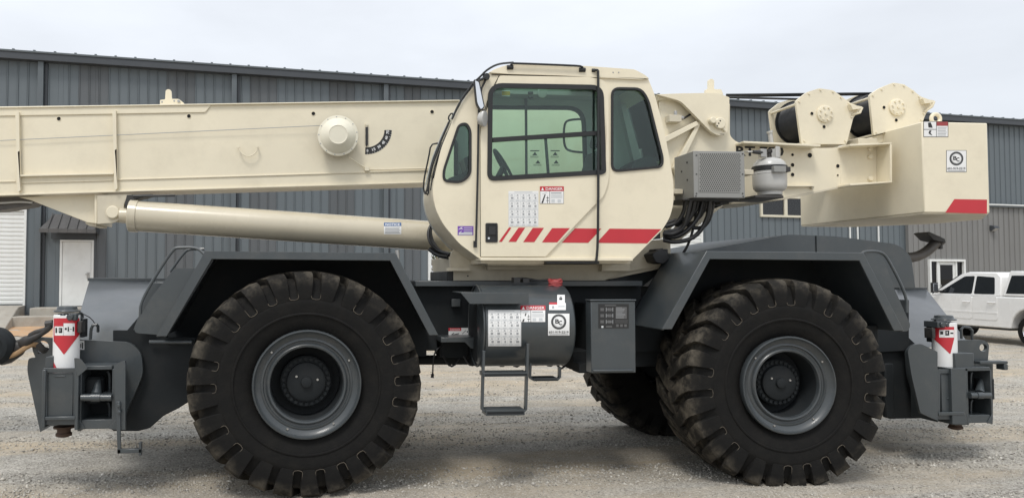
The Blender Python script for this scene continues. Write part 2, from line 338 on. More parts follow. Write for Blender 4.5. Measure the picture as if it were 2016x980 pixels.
class Decal:
    """flat print laid on a surface; proj(px, py, layer) gives the place"""
    def __init__(s, proj): s.b = MB(); s.proj = proj
    def poly(s, pts, m, layer=0): s.b.add([s.proj(x, y, layer) for x, y in pts], [tuple(range(len(pts)))], m)
    def rect(s, x0, y0, x1, y1, m, layer=0, nx=1, ny=1):
        for i in range(nx):
            for j in range(ny):
                a, b = x0 + (x1 - x0) * i / nx, x0 + (x1 - x0) * (i + 1) / nx; c, d = y0 + (y1 - y0) * j / ny, y0 + (y1 - y0) * (j + 1) / ny
                s.poly([(a, c), (b, c), (b, d), (a, d)], m, layer)
    def line(s, x0, y0, x1, y1, wd, m, layer=1):
        d = Vector((x1 - x0, y1 - y0)); nn = Vector((-d.y, d.x)).normalized() * wd / 2
        s.poly([(x0 + nn.x, y0 + nn.y), (x1 + nn.x, y1 + nn.y), (x1 - nn.x, y1 - nn.y), (x0 - nn.x, y0 - nn.y)], m, layer)
    def text(s, txt, x0, y0, x1, y1, m, layer=2, rot=0.0, bold=0.0):
        cu = bpy.data.curves.new('lettering', 'FONT'); cu.body = txt; cu.resolution_u = 2; cu.offset = bold
        ob = bpy.data.objects.new('lettering', cu); me = ob.to_mesh()
        vs = [(v.co.x, v.co.y) for v in me.vertices]; fs = [tuple(p.vertices) for p in me.polygons]
        ob.to_mesh_clear(); bpy.data.objects.remove(ob); bpy.data.curves.remove(cu)
        ax, bx = min(v[0] for v in vs), max(v[0] for v in vs); ay, by = min(v[1] for v in vs), max(v[1] for v in vs)
        cx, cy = (x0 + x1) / 2, (y0 + y1) / 2; out = []
        for (x, y) in vs:
            u = ((x - ax) / (bx - ax) - .5) * (x1 - x0); t = (.5 - (y - ay) / (by - ay)) * (y1 - y0)
            out.append(s.proj(cx + u * math.cos(rot) - t * math.sin(rot), cy + u * math.sin(rot) + t * math.cos(rot), layer))
        s.b.add(out, fs, m)
    def build(s, name, parent): return s.b.build(name, parent, normals=False)
def on_plane(Y): return lambda x, y, l: P(x, y, Y - 0.002 - 0.0012 * l)
def on_cyl_x(cy, cz, r):
    def f(x, y, l):
        d = ray(x, y); rr = r + 0.002 + 0.0012 * l; oy, oz = CAM.y - cy, CAM.z - cz
        a = d.y ** 2 + d.z ** 2; b = 2 * (oy * d.y + oz * d.z); c = oy * oy + oz * oz - rr * rr; D = max(0, b * b - 4 * a * c)
        return CAM + d * ((-b - math.sqrt(D)) / (2 * a))
    return f
def on_cyl_z(cx, cy, r):
    def f(x, y, l):
        d = ray(x, y); rr = r + 0.002 + 0.0012 * l; ox, oy = CAM.x - cx, CAM.y - cy
        a = d.x ** 2 + d.y ** 2; b = 2 * (ox * d.x + oy * d.y); c = ox * ox + oy * oy - rr * rr; D = max(0, b * b - 4 * a * c)
        return CAM + d * ((-b - math.sqrt(D)) / (2 * a))
    return f

# ================================================================== THE SETTING
BANG = R(90 - 80.9)
BU = Vector((math.cos(BANG), math.sin(BANG), 0)); BT = Vector((-math.sin(BANG), math.cos(BANG), 0))   # along the wall / into the building
_d = ray(150, 545); B0 = CAM + _d * 24.6; B0.z = 0
def WB(px, py, t=0.0):
    """photo pixel -> (s, z) on the building plane t behind its front wall"""
    d = ray(px, py); k = ((B0 - CAM).dot(BT) + t) / d.dot(BT); p = CAM + d * k; return ((p - B0).dot(BU), p.z)
def bworld(s_, t, z): return B0 + BU * s_ + BT * t + Vector((0, 0, z))
def ground_z(x, y):
    q = Vector((x, y, 0)) - B0; d = -q.dot(BT); s_ = q.dot(BU)
    k = min(1, max(0, 1 - d / 7.0)); k = k * k * (3 - 2 * k)
    f = min(1, max(0, (24 - s_) / 14.0)); return k * (0.12 + 0.36 * f)
def ground_rough(x, y):
    return 0.012 * math.sin(x * 2.3 + 1.3 * math.sin(y * 1.7)) * math.sin(y * 3.1 + math.sin(x * 1.1)) + 0.006 * math.sin(x * 7.1 + y * 4.3) * math.sin(y * 8.3 - x * 3.7)
def grid(xs, ys, zf):
    vs = [(x, y, zf(x, y)) for y in ys for x in xs]; n = len(xs); fs = []
    for j in range(len(ys) - 1):
        for i in range(n - 1): fs.append((j * n + i, j * n + i + 1, (j + 1) * n + i + 1, (j + 1) * n + i))
    return vs, fs
xs = [-900, -300, -120, -60, -30] + [-16 + 0.25 * i for i in range(137)] + [21 + i * 1.0 for i in range(20)] + [60, 120, 300, 900]
ys = [-300, -60, -20, -5, 0, 3] + [4.5 + 0.2 * i for i in range(50)] + [14.5 + 0.5 * i for i in range(50)] + [40, 45, 55, 80, 150, 400, 1500]
mb = MB(); v, f = grid(xs, ys, lambda x, y: ground_z(x, y) + (ground_rough(x, y) if 4 < y < 16 else 0)); mb.add(v, f, 'gravel')
tag(mb.build('gravel_yard', origin=(0, 0, 0), normals=False, angle=180), kind='structure')
# orange clay along the foot of the wall at the left
rows = []
sL, sR = -12.0, 8.0
mb = MB(); vs = []; fs = []; NS, NT = 60, 12
for i in range(NS + 1):
    s_ = sL + (sR - sL) * i / NS
    far = 4.3 + 0.7 * math.sin(s_ * 0.9) + 0.35 * math.sin(s_ * 2.7 + 1) - max(0, s_ - 1.0) * 0.45
    for j in range(NT + 1):
        d = 0.02 + max(0.3, far) * j / NT; p = bworld(s_, -d, 0); vs.append((p.x, p.y, ground_z(p.x, p.y) + 0.008 + 0.012 * math.sin(s_ * 5 + j) * math.sin(j * 2.2)))
for i in range(NS):
    for j in range(NT):
        a = i * (NT + 1) + j; fs.append((a, a + 1, a + NT + 2, a + NT + 1))
mb.add(vs, fs, 'dirt'); tag(mb.build('dirt_strip', origin=(0, 0, 0), angle=180), kind='structure')

# loose stones: one uncountable mass
def stones():
    g = np.random.default_rng(5)
    base = np.array([(1, 0, 0), (-1, 0, 0), (0, 1, 0), (0, -1, 0), (0, 0, 1), (0, 0, -1)], float)
    tri = np.array([(0, 2, 4), (2, 1, 4), (1, 3, 4), (3, 0, 4), (2, 0, 5), (1, 2, 5), (3, 1, 5), (0, 3, 5)])
    n1, n2 = 60000, 26000
    y1 = 6.0 + 6.5 * g.random(n1) ** 1.25; x1 = (g.random(n1) * 1.5 - 0.46) * y1
    y2 = 12 + 11 * g.random(n2); x2 = (g.random(n2) * 1.45 - 0.46) * y2
    x = np.concatenate([x1, x2]); y = np.concatenate([y1, y2]); n = n1 + n2
    size = 0.005 + 0.0105 * g.random(n) ** 2.3 + (g.random(n) > 0.99) * 0.012
    size[n1:] *= 1.3
    track = np.sin(y * 4.1 + 0.5 * np.sin(x * 0.6)) + 0.6 * np.sin(y * 1.7 + x * 0.25 + 1); size *= np.where(track > 0.35, 0.55, 1.0)
    gz = np.array([ground_z(a, b) + (ground_rough(a, b) if 4 < b < 16 else 0) for a, b in zip(x, y)])
    ang = g.random(n) * 6.283; sc3 = size[:, None] * (0.65 + 0.7 * g.random((n, 3))); sc3[:, 2] *= 0.7
    jit = 1 + 0.35 * (g.random((n, 6, 1)) - .5); V = base[None] * jit * sc3[:, None, :]
    V[:, :, :2] += 0.3 * size[:, None, None] * (g.random((n, 6, 2)) - .5)
    c, s_ = np.cos(ang)[:, None], np.sin(ang)[:, None]; X = V[:, :, 0] * c - V[:, :, 1] * s_; Y = V[:, :, 0] * s_ + V[:, :, 1] * c
    V = np.stack([X + x[:, None], Y + y[:, None], V[:, :, 2] + (gz + size * 0.25)[:, None]], -1).reshape(-1, 3)
    F = (tri[None] + 6 * np.arange(n)[:, None, None]).reshape(-1)
    me = bpy.data.meshes.new('gravel_stones'); me.vertices.add(len(V)); me.vertices.foreach_set('co', V.reshape(-1))
    me.loops.add(len(F)); me.loops.foreach_set('vertex_index', F); me.polygons.add(len(F) // 3)
    me.polygons.foreach_set('loop_start', np.arange(0, len(F), 3)); me.polygons.foreach_set('loop_total', np.full(len(F) // 3, 3))
    me.update(calc_edges=True); me.materials.append(M['stone'])
    o = bpy.data.objects.new('gravel_stones', me); COL.objects.link(o); tag(o, 'loose pale crushed stones scattered over the yard', 'gravel', kind='stuff')
stones()

# ------------------------------------------------------------------ warehouse
wh = empty('warehouse', (B0.x, B0.y, 0), 'long blue grey metal clad warehouse with white roll-up doors behind the crane', 'warehouse')
wh.rotation_euler.z = BANG
ZERO = Vector((0, 0, 0))
EAVE = WB(0, 97, -0.3)[1]
S0, S1 = WB(-160, 300)[0], WB(2230, 300)[0]
def sx(px, py): return WB(px, py)[0]
openings = []      # s0, s1, z0, z1
def opening(px0, px1, py0, py1, z0=None):
    a = WB(px0, (py0 + py1) / 2)[0]; b = WB(px1, (py0 + py1) / 2)[0]; zt = WB((px0 + px1) / 2, py0)[1]; zb = WB((px0 + px1) / 2, py1)[1] if z0 is None else z0
    openings.append((a, b, zb, zt)); return a, b, zb, zt
O_roll = opening(-150, 47, 414, 600)
O_door = opening(119, 183, 476, 602)
O_bay = opening(845, 1012, 380, 600, 0.12)
O_roll2 = opening(1195, 1380, 437, 600, 0.15)
O_win = opening(1499, 1598, 391, 424)
O_door2 = opening(1826, 1890, 515, 575, 0.15)
LEDGE = WB(1943, 408)[1]; S_PALE = sx(1782, 440)
PITCHW = 0.305
pcache = {}
def panel(s_, wd, z0, z1, rib, mat, t=0.0):
    key = (round(wd, 3), round(z1 - z0, 2), rib, mat)
    if key not in pcache:
        b = MB(); h = z1 - z0
        pl = [(0, 0), (0.012, -0.030), (0.034, -0.030), (0.046, 0), (wd - .004, 0), (wd - .004, 0.02), (0, 0.02)] if rib and wd > 0.2 else [(0, 0), (wd - .004, 0), (wd - .004, 0.02), (0, 0.02)]
        b.plate([Vector((x, y, 0)) for x, y in pl], (0, 0, h), mat)
        o = b.build('wall_panel', None, origin=ZERO); pcache[key] = o.data
    else:
        o = bpy.data.objects.new('wall_panel', pcache[key]); COL.objects.link(o)
    o.parent = wh; o.location = (s_, t, z0)
weathered = [(150, 208), (325, 378), (488, 540), (640, 697), (795, 830)]
wz = [(sx(a, 160), sx(b, 160)) for a, b in weathered]
k = 0; s_ = S0
ZB = -0.1; ZT = EAVE - 0.05
while s_ < S1:
    cuts = sorted({s_, min(s_ + PITCHW, S1)} | {q for o in openings for q in o[:2] if s_ + .01 < q < s_ + PITCHW - .01})
    wmat = 'wall_weathered' if any(a - .1 < s_ < b - .1 for a, b in wz) else 'wall'
    for a, b in zip(cuts, cuts[1:]):
        mid = (a + b) / 2; low = ZB; pale = a > S_PALE
        seg = [(ZB, ZT)]
        for o in openings:
            if o[0] < mid < o[1]:
                seg = [q for (x, y) in seg for q in ((x, min(y, o[2])), (max(x, o[3]), y)) if q[1] - q[0] > .05]
        for (x, y) in seg:
            rib = abs(a - s_) < 1e-6
            if pale:
                if x < LEDGE < y: panel(a, b - a, x, LEDGE, rib, 'wall_pale', -0.10); panel(a, b - a, LEDGE, y, rib, wmat)
                else: panel(a, b - a, x, y, rib, 'wall_pale' if y <= LEDGE else wmat, -0.10 if y <= LEDGE else 0)
            else: panel(a, b - a, x, y, rib, wmat)
    s_ += PITCHW
b = MB(); b.box((S0, -0.30, EAVE - 0.27), (S1, 0.0, EAVE - 0.002), 'trim_dark'); b.box((S0, -0.33, EAVE - 0.05), (S1, -0.302, EAVE + 0.012), 'trim')
b.build('gutter', wh, origin=ZERO, bevel=0.01)
b = MB(); DEP = 15.0
b.plate([Vector((S0, -0.28, EAVE + .002)), Vector((S0, DEP, EAVE + 1.2)), Vector((S0, DEP, EAVE + 1.1)), Vector((S0, -0.2, EAVE - .04))], (S1 - S0, 0, 0), 'trim')
q = S0 + .2
while q < S1: b.box((q, -0.30, EAVE + .01), (q + .07, 0.3, EAVE + 0.05), 'trim'); q += 0.61
b.build('roof', wh, origin=ZERO)
# rear and end walls, floor (seen only through the open bay)
bs0, bs1 = WB(828, 500, DEP)[0], WB(1060, 500, DEP)[0]
b = MB(); b.box((S0, DEP - .1, -.1), (bs0, DEP, EAVE + 1.1), 'wall'); b.box((bs1, DEP - .1, -.1), (S1, DEP, EAVE + 1.1), 'wall'); b.box((bs0, DEP - .1, 5.2), (bs1, DEP, EAVE + 1.1), 'wall')
b.build('rear_wall', wh, origin=ZERO)
b = MB(); b.box((S0, .03, -.1), (S0 + .1, DEP - .11, EAVE), 'wall'); b.box((S1 - .1, .03, -.1), (S1, DEP - .11, EAVE), 'wall'); b.build('end_wall', wh, origin=ZERO)
b = MB(); b.box((S0 + .11, .03, 0.0), (S1 - .11, DEP - .11, 0.13), 'interior'); b.build('floor_slab', wh, origin=ZERO)
# corner posts / downspouts
for px, py in ((82, 160), (461, 160), (758, 180), (1785, 460)):
    q = sx(px, py); b = MB(); wide = 0.17 if px < 1700 else 0.24
    m_ = 'trim' if px < 1700 else 'wall_pale'
    b.box((q - wide / 2, -0.20, 0.35 if px < 1700 else .1), (q + wide / 2, -0.04, EAVE - .27 if px < 1700 else LEDGE), m_)
    b.box((q + wide / 2 + .01, -0.055, 0.2), (q + wide / 2 + .10, -0.03, EAVE - .28 if px < 1700 else LEDGE - .01), 'trim_dark')
    b.build('downspout', wh, origin=ZERO, bevel=0.015)
b = MB(); b.box((S_PALE - .1, -0.24, LEDGE), (S1, -0.0, LEDGE + .07), 'trim'); b.box((S_PALE - .1, -0.26, LEDGE + .07), (S1, -0.20, LEDGE + .13), 'whitepaint'); b.build('ledge', wh, origin=ZERO, bevel=0.01)
for px in (1671, 1686, 1727):
    q = sx(px, 455); b = MB(); b.box((q - .02, -0.075, .1), (q + .035, -0.037, LEDGE - .1), 'whitepaint'); b.build('trim_strip', wh, origin=ZERO)
b = MB(); a, c, z0, z1 = O_bay
for q in (a, c): b.box((q - .05, -0.06, .1), (q + .06, .12, z1), 'whitepaint')
b.box((a + .06, -0.06, z1 - .1), (c - .05, .12, z1 + .03), 'whitepaint'); b.build('bay_frame', wh, origin=ZERO)
# a roll-up door: frame, housing, slats
def roll_door(o, label, slat_h):
    a, c, z0, z1 = o; d = MB()
    d.box((a - .07, -.07, z0 - .05), (a, .06, z1 + .06), 'whitepaint'); d.box((c, -.07, z0 - .05), (c + .07, .06, z1 + .06), 'whitepaint'); d.box((a, -.07, z1), (c, .06, z1 + .06), 'whitepaint')
    d.box((a - .1, -.06, z1 + .062), (c + .1, .05, z1 + .22), 'trim_dark')
    par = d.build('roll_up_door', wh, origin=ZERO, bevel=0.006)
    me = None; z = z0; n = int((z1 - z0) / slat_h); h = (z1 - z0) / n
    for i in range(n):
        if me is None:
            e = MB(); pr = [(0.012, 0), (-0.012, h * .16), (-0.018, h * .5), (-0.012, h * .82), (0.004, h * .9), (0.004, h), (.045, h), (.045, 0)]
            e.plate([Vector((0, y, zz)) for y, zz in pr], (c - a - .004, 0, 0), 'whitepaint'); so_ = e.build('slat', None, origin=ZERO); me = so_.data
        else: so_ = bpy.data.objects.new('slat', me); COL.objects.link(so_)
        so_.parent = par; so_.location = (a + .002, 0, z0 + i * h)
    return par
roll_door(O_roll, None, 0.13); roll_door(O_roll2, None, 0.13)
# white door, frame, handle
a, c, z0, z1 = O_door
d = MB(); d.box((a - .02, -.06, z0 - .05), (a + .05, .05, z1), 'whitepaint'); d.box((c - .05, -.06, z0 - .05), (c + .02, .05, z1), 'whitepaint'); d.box((a - .02, -.06, z1 + .001), (c + .02, .05, z1 + .06), 'whitepaint')
fr = d.build('entry_door', wh, origin=ZERO, bevel=0.005)
d = MB(); d.box((a + .055, -.035, z0), (c - .055, .015, z1 - .005), 'whitepaint'); d.build('door_leaf', fr, origin=ZERO, bevel=0.006)
d = MB(); hz = z0 + .92; d.box((c - .18, -.045, hz - .05), (c - .09, -.034, hz + .16), 'steel'); d.tube([(c - .13, -.04, hz + .1), (c - .13, -.09, hz + .1), (c - .22, -.09, hz + .1)], .014, 'steel'); d.lathe((c - .13, -.036, hz), (0, -1, 0), [(0, .03), (.03, .03)], 'steel', 12); d.build('handle', fr, origin=ZERO)
# metal awning over the door
aw = MB(); l0, _ = WB(88, 455); l1, _ = WB(196, 455); zt = WB(120, 425)[1]; zl = WB(95, 455)[1]
aw.plate([Vector((l0 + .0, -.04, zl + .12)), Vector((l0 + .0, -.80, zl - .02)), Vector((l0 + .0, -.04, zl - .12))], (.03, 0, 0), 'trim_dark')
aw.plate([Vector((l1 - .03, -.04, zl + .12)), Vector((l1 - .03, -.80, zl - .02)), Vector((l1 - .03, -.04, zl - .12))], (.03, 0, 0), 'trim_dark')
aw.box((l0 + .2, -.07, zl - .25), (l1 - .1, -.04, zl - .05), 'trim_dark')
awn = aw.build('door_awning', wh, origin=ZERO, bevel=0.004)
nsl = 6; me = None
for i in range(nsl):
    wd = (l1 - l0) / nsl; e = MB(); x0 = l0 + wd * i; inx = 0.30 if i == 0 else 0.0
    e.plate([Vector((x0 + inx, -.05, zt + .02)), Vector((x0, -.86, zl)), Vector((x0 + wd - .006, -.86, zl)), Vector((x0 + wd - .006, -.05, zt + .02))], (0, 0.01, .03), 'awning')
    e.plate([Vector((x0 + wd - .05, -.05, zt + .05)), Vector((x0 + wd - .05, -.88, zl + .03)), Vector((x0 + wd - .02, -.88, zl + .03)), Vector((x0 + wd - .02, -.05, zt + .05))], (0, 0.0, .035), 'awning')
    e.box((x0, -.89, zl - .09), (x0 + wd - .006, -.865, zl + .03), 'awning')
    e.build('roof_sheet', awn, origin=ZERO)
# concrete steps and ramp in front
d = MB(); p0 = WB(72, 610)[0]; p1 = c + .4; zd = z0 - .02
st = empty('concrete_steps', bworld(0, -0.6, 0.3), 'two worn concrete steps below the white entry door', 'steps')
def bl_box(mbx, s0, s1, t0, t1, zz0, zz1, m):
    q = [bworld(s0, t0, zz0), bworld(s1, t0, zz0), bworld(s1, t1, zz0), bworld(s0, t1, zz0)]; mbx.plate(q, (0, 0, zz1 - zz0), m)
bl_box(d, p0, p1, -1.05, -.07, .1, zd, 'concrete'); d.build('upper_step', st, bevel=0.02)
d = MB(); bl_box(d, p0 - .42, p1 + .3, -1.75, -1.052, .0, zd - .22, 'concrete'); d.build('lower_step', st, bevel=0.02)
d = MB(); ra0 = WB(-150, 600)[0]; ra1 = WB(50, 610)[0]; zr = O_roll[2]
q = [bworld(ra0, -.07, .0), bworld(ra0, -.07, zr - .02), bworld(ra0, -1.0, zr - .05), bworld(ra0, -2.6, .42), bworld(ra0, -2.6, 0)]
d.plate(q, BU * (ra1 - ra0), 'concrete'); tag(d.build('concrete_ramp', origin=bworld(ra1 - 1, -1, .2), bevel=0.025), 'sloping concrete ramp below the roll-up door at the far left', 'ramp')
# window with cream frame
a, c, z0, z1 = O_win; d = MB(); fw = .09
d.box((a - fw, -.09, z0 - fw), (c + fw, .03, z0), 'creamframe'); d.box((a - fw, -.09, z1), (c + fw, .03, z1 + fw), 'creamframe'); d.box((a - fw, -.09, z0), (a, .03, z1), 'creamframe'); d.box((c, -.09, z0), (c + fw, .03, z1), 'creamframe')
mq = WB(1545, 405)[0]; d.box((mq - .07, -.08, z0), (mq + .07, .03, z1), 'creamframe')
wi = d.build('window', wh, origin=ZERO, bevel=0.008)
d = MB(); d.box((a, -.02, z0), (mq - .07, -.012, z1), 'houseglass'); d.build('pane', wi, origin=ZERO)
d = MB(); d.box((mq + .07, -.02, z0), (c, -.012, z1), 'houseglass'); d.build('pane', wi, origin=ZERO)
d = MB(); d.box((a, -.004, z0), (c, .02, z1), 'wall'); d.build('reflection_sheet', wi, origin=ZERO)  # added blue-grey sheet; carries the tone the panes would reflect
# glazed office door at the right
a, c, z0, z1 = O_door2; d = MB(); tt = -.16
d.box((a - .09, tt - .05, .05), (a, .05, z1), 'whitepaint'); d.box((c, tt - .05, .05), (c + .09, .05, z1), 'whitepaint'); d.box((a - .09, tt - .05, z1 + .001), (c + .09, .05, z1 + .10), 'whitepaint')
e1, e2 = a + (c - a) * .22, a + (c - a) * .80
d.box((e1 - .03, tt, .05), (e1 + .05, .04, z1), 'whitepaint'); d.box((e2 - .05, tt, .05), (e2 + .03, .04, z1), 'whitepaint')
od = d.build('office_door', wh, origin=ZERO, bevel=0.006)
d = MB(); d.box((e1 + .055, tt + .04, .06), (e1 + .17, tt + .09, z1 - .01), 'whitepaint'); d.box((e2 - .17, tt + .04, .06), (e2 - .055, tt + .09, z1 - .01), 'whitepaint'); d.box((e1 + .17, tt + .04, z1 - .14), (e2 - .17, tt + .09, z1 - .01), 'whitepaint'); d.box((e1 + .17, tt + .04, .06), (e2 - .17, tt + .09, .35), 'whitepaint'); d.build('door_leaf', od, origin=ZERO, bevel=0.004)
for x0, x1 in ((a, e1 - .03), (e1 + .17, e2 - .17), (e2 + .03, c)):
    d = MB(); d.box((x0, tt + .06, .1), (x1, tt + .068, z1 - .02), 'carglass'); d.build('pane', od, origin=ZERO)
    d = MB(); d.box((x0, .06, .1), (x1, .08, z1 - .02), 'hole'); d.build('lobby_shade_sheet', od, origin=ZERO)  # near-black sheet standing in for the unlit space behind the glass
d = MB(); d.tube([(e1 + .13, tt + .04, 1.2), (e1 + .13, tt - .03, 1.2), (e1 + .13, tt - .03, 1.55), (e1 + .13, tt + .04, 1.55)], .014, 'steel'); d.build('handle', od, origin=ZERO)
# wall lamp
lq, lz = WB(1953, 449, -.12); p = bworld(lq, -.12, lz)
wl = empty('wall_lamp', p, 'small dark wall pack lamp high on the pale wall above the white pickup', 'lamp'); wl.rotation_euler.z = BANG
d = MB(); d.plate([Vector((-.14, .0, -.12)), Vector((-.14, -.06, -.13)), Vector((-.14, -.24, -.02)), Vector((-.14, -.2, .08)), Vector((-.14, 0, .12))], (.28, 0, 0), 'trim_dark'); d.build('housing', wl, origin=ZERO, bevel=.012)
d = MB(); d.plate([Vector((-.11, -.065, -.137)), Vector((-.11, -.235, -.03)), Vector((-.11, -.228, -.024)), Vector((-.11, -.06, -.128))], (.22, 0, 0), 'tankgrey'); d.build('lens', wl, origin=ZERO)

# ------------------------------------------------------------------ beyond the open bay
def bush(name, c, h, rad, nleaf, leaf, label, size):
    o = empty(name, c, label, 'tree'); g = random.Random(nleaf); b = MB(); tips = []
    b.tube([c, c + Vector((.05, 0, h * .25)), c + Vector((-.05, .1, h * .55))], [.10, .08, .04], 'bark', 7)
    for i in range(12):
        a = g.random() * 6.28; st_ = c + Vector((0, 0, h * (.12 + .4 * g.random()))); e = c + Vector((math.cos(a) * rad * (.4 + .5 * g.random()), math.sin(a) * rad * (.4 + .5 * g.random()), h * (.35 + .6 * g.random())))
        b.tube([st_, (st_ + e) / 2 + Vector((0, 0, .15)), e], [.045, .03, .012], 'bark', 5); tips.append(e)
    b.build('trunk', o)
    b = MB()
    for i in range(nleaf):
        t = g.choice(tips); q = t + Vector((g.gauss(0, rad * .28), g.gauss(0, rad * .28), g.gauss(0, h * .11)))
        if q.z < c.z + .15: continue
        u = Vector((g.gauss(0, 1), g.gauss(0, 1), g.gauss(0, 1))).normalized(); v_ = u.orthogonal().normalized(); k_ = size * (.6 + .8 * g.random())
        b.add([q - u * k_, q + v_ * k_ * .5, q + u * k_, q - v_ * k_ * .5], [(0, 1, 2, 3)], leaf)
    b.build('crown', o, normals=False)
pb = bworld(*[WB(868, 545, 26)[0]], 26, 0.0)
bush('bare_tree', Vector((pb.x - .1, pb.y, 0)), 3.4, 1.5, 2200, 'leaf_brown', 'brown leaved shrub seen through the open bay left of the turntable', .07)
pb2 = bworld(WB(905, 545, 36)[0], 36, 0.0)
bush('green_tree', Vector((pb2.x, pb2.y, 0)), 6.5, 3.0, 2600, 'leaf_green', 'taller olive green tree further beyond the open bay', .13)
q = WB(848, 545, 17)[0]; p = bworld(q, 17, 0); d = MB()
d.lathe((p.x, p.y, 0), (0, 0, 1), [(0, .16), (1.95, .16), (2.02, .13), (2.08, .06)], 'strap', 14); tag(d.build('bollard', origin=(p.x, p.y, 0)), 'tan round bollard post at the white frame of the open bay', 'bollard')

# ------------------------------------------------------------------ white pickup truck, tail towards us
pr = G(2028, 682, 0.02); XT, YR = pr.x, pr.y
tr = empty('pickup_truck', (XT + 1, YR + 2, 0), 'white crew cab pickup truck with topper parked beside the warehouse at right', 'pickup truck')
def T(l, z, dx=0.0): return Vector((XT + dx, YR - 1.3 + l, z))
def arch(cx, r, n=12): return [(cx + r * math.cos(math.pi * k / n), 0.46 + r * math.sin(math.pi * k / n)) for k in range(n + 1)]
low = [(6.15, .62)] + [(6.25, .95), (6.15, 1.22), (4.75, 1.31), (0.1, 1.34), (0.05, .75), (0.1, .60)] + list(reversed(arch(1.3, .56)))[0:] + list(reversed(arch(5.36, .56)))
d = MB(); d.plate([T(l, z) for l, z in low], (2.0, 0, 0), 'truckwhite'); d.build('body', tr, bevel=0.03)
def frustum(mbx, poly, z0, z1, d0, d1, m):
    n = len(poly); w2 = lambda z: d0 + (d1 - d0) * (z - z0) / (z1 - z0)
    vs = [T(l, z, w2(z)) for l, z in poly] + [T(l, z, 2.0 - w2(z)) for l, z in poly]
    mbx.add(vs, [tuple(range(n)), tuple(range(2 * n - 1, n - 1, -1))] + [(i, (i + 1) % n, n + (i + 1) % n, n + i) for i in range(n)], m)
d = MB(); frustum(d, [(2.16, 1.33), (2.26, 1.88), (2.42, 2.01), (3.35, 2.03), (3.62, 1.97), (4.66, 1.315)], 1.32, 2.03, .01, .17, 'truckwhite'); d.build('cab', tr, bevel=0.03)
def side(l, z, off=-.006): return T(l, z, .01 + .16 * (z - 1.32) / .71 + off)
for poly in (rnd([(2.36, 1.39), (2.46, 1.87), (3.06, 1.91), (3.06, 1.39)], .05), rnd([(3.13, 1.39), (3.13, 1.91), (3.48, 1.90), (4.32, 1.42), (4.25, 1.39)], .05)):
    d = MB(); d.plate([side(l, z) for l, z in poly], (.02, 0, 0), 'winglass'); d.build('side_window', tr, bevel=.004)
d = MB(); d.plate([T(3.72, 1.93, .2), T(4.62, 1.36, .08), T(4.62, 1.36, 1.92), T(3.72, 1.93, 1.8)], (0, .02, .02), 'winglass'); d.build('windshield', tr)
for x0, x1 in ((2.26, 3.08), (3.11, 4.4)):
    d = MB(); d.plate([T(l, z, -.012) for l, z in rnd([(x0, .66), (x1, .66), (x1 + (.05 if x0 > 3 else 0), 1.325), (x0, 1.34)], .08)], (.014, 0, 0), 'truckwhite'); d.plate([T(x0, .84, -.018), T(x1, .84, -.018), T(x1, .9, -.018), T(x0, .9, -.018)], (.01, 0, 0), 'truckwhite')
    d.build('door', tr, bevel=.006)
    d = MB(); d.tube([T(x0 + .06, 1.16, -.01), T(x0 + .08, 1.16, -.055), T(x0 + .27, 1.16, -.055), T(x0 + .29, 1.16, -.01)], .018, 'truckwhite', 8); d.build('door_handle', tr)
d = MB(); frustum(d, [(.1, 1.35), (.25, 2.0), (2.02, 2.05), (2.12, 1.35)], 1.345, 2.05, .02, .17, 'truckwhite'); d.build('topper', tr, bevel=.03)
d = MB(); d.plate([T(.3, 1.42, .035 - .008), T(.42, 1.92, .14 - .012), T(1.92, 1.92, .14 - .012), T(2.02, 1.42, .035 - .008)], (.02, 0, 0), 'winglass'); d.build('topper_window', tr, bevel=.005)
d = MB(); d.box(T(1.95, .40, .05), T(4.75, .58, .5), 'plastic'); d.build('running_board', tr, bevel=.02)
d = MB(); d.box(T(.3, .5, .5), T(5.9, .64, 1.5), 'plastic'); d.build('underbody', tr)
d = MB(); d.box(T(-.12, .55, .1), T(.06, .8, 1.9), 'chrome'); d.build('rear_bumper', tr, bevel=.03)
d = MB(); d.box(T(-.0, 1.0, .0) + Vector((-.01, 0, 0)), T(.09, 1.38, .16), 'red'); d.build('tail_lamp', tr, bevel=.02)
d = MB(); d.box(T(4.18, 1.40, -.30), T(4.27, 1.71, -.12), 'plastic'); d.box(T(4.19, 1.42, -.11), T(4.25, 1.47, .06), 'plastic'); d.box(T(4.168, 1.43, -.28), T(4.178, 1.68, -.14), 'chrome'); d.build('door_mirror', tr, bevel=.03)
tw = MB(); tw.lathe((0, 0, 0), (1, 0, 0), [(0.02, .24), (0.0, .30), (0, .385), (.03, .415), (.24, .415), (.27, .385), (.27, .25)], 'tyre', 28)
tyre0 = None
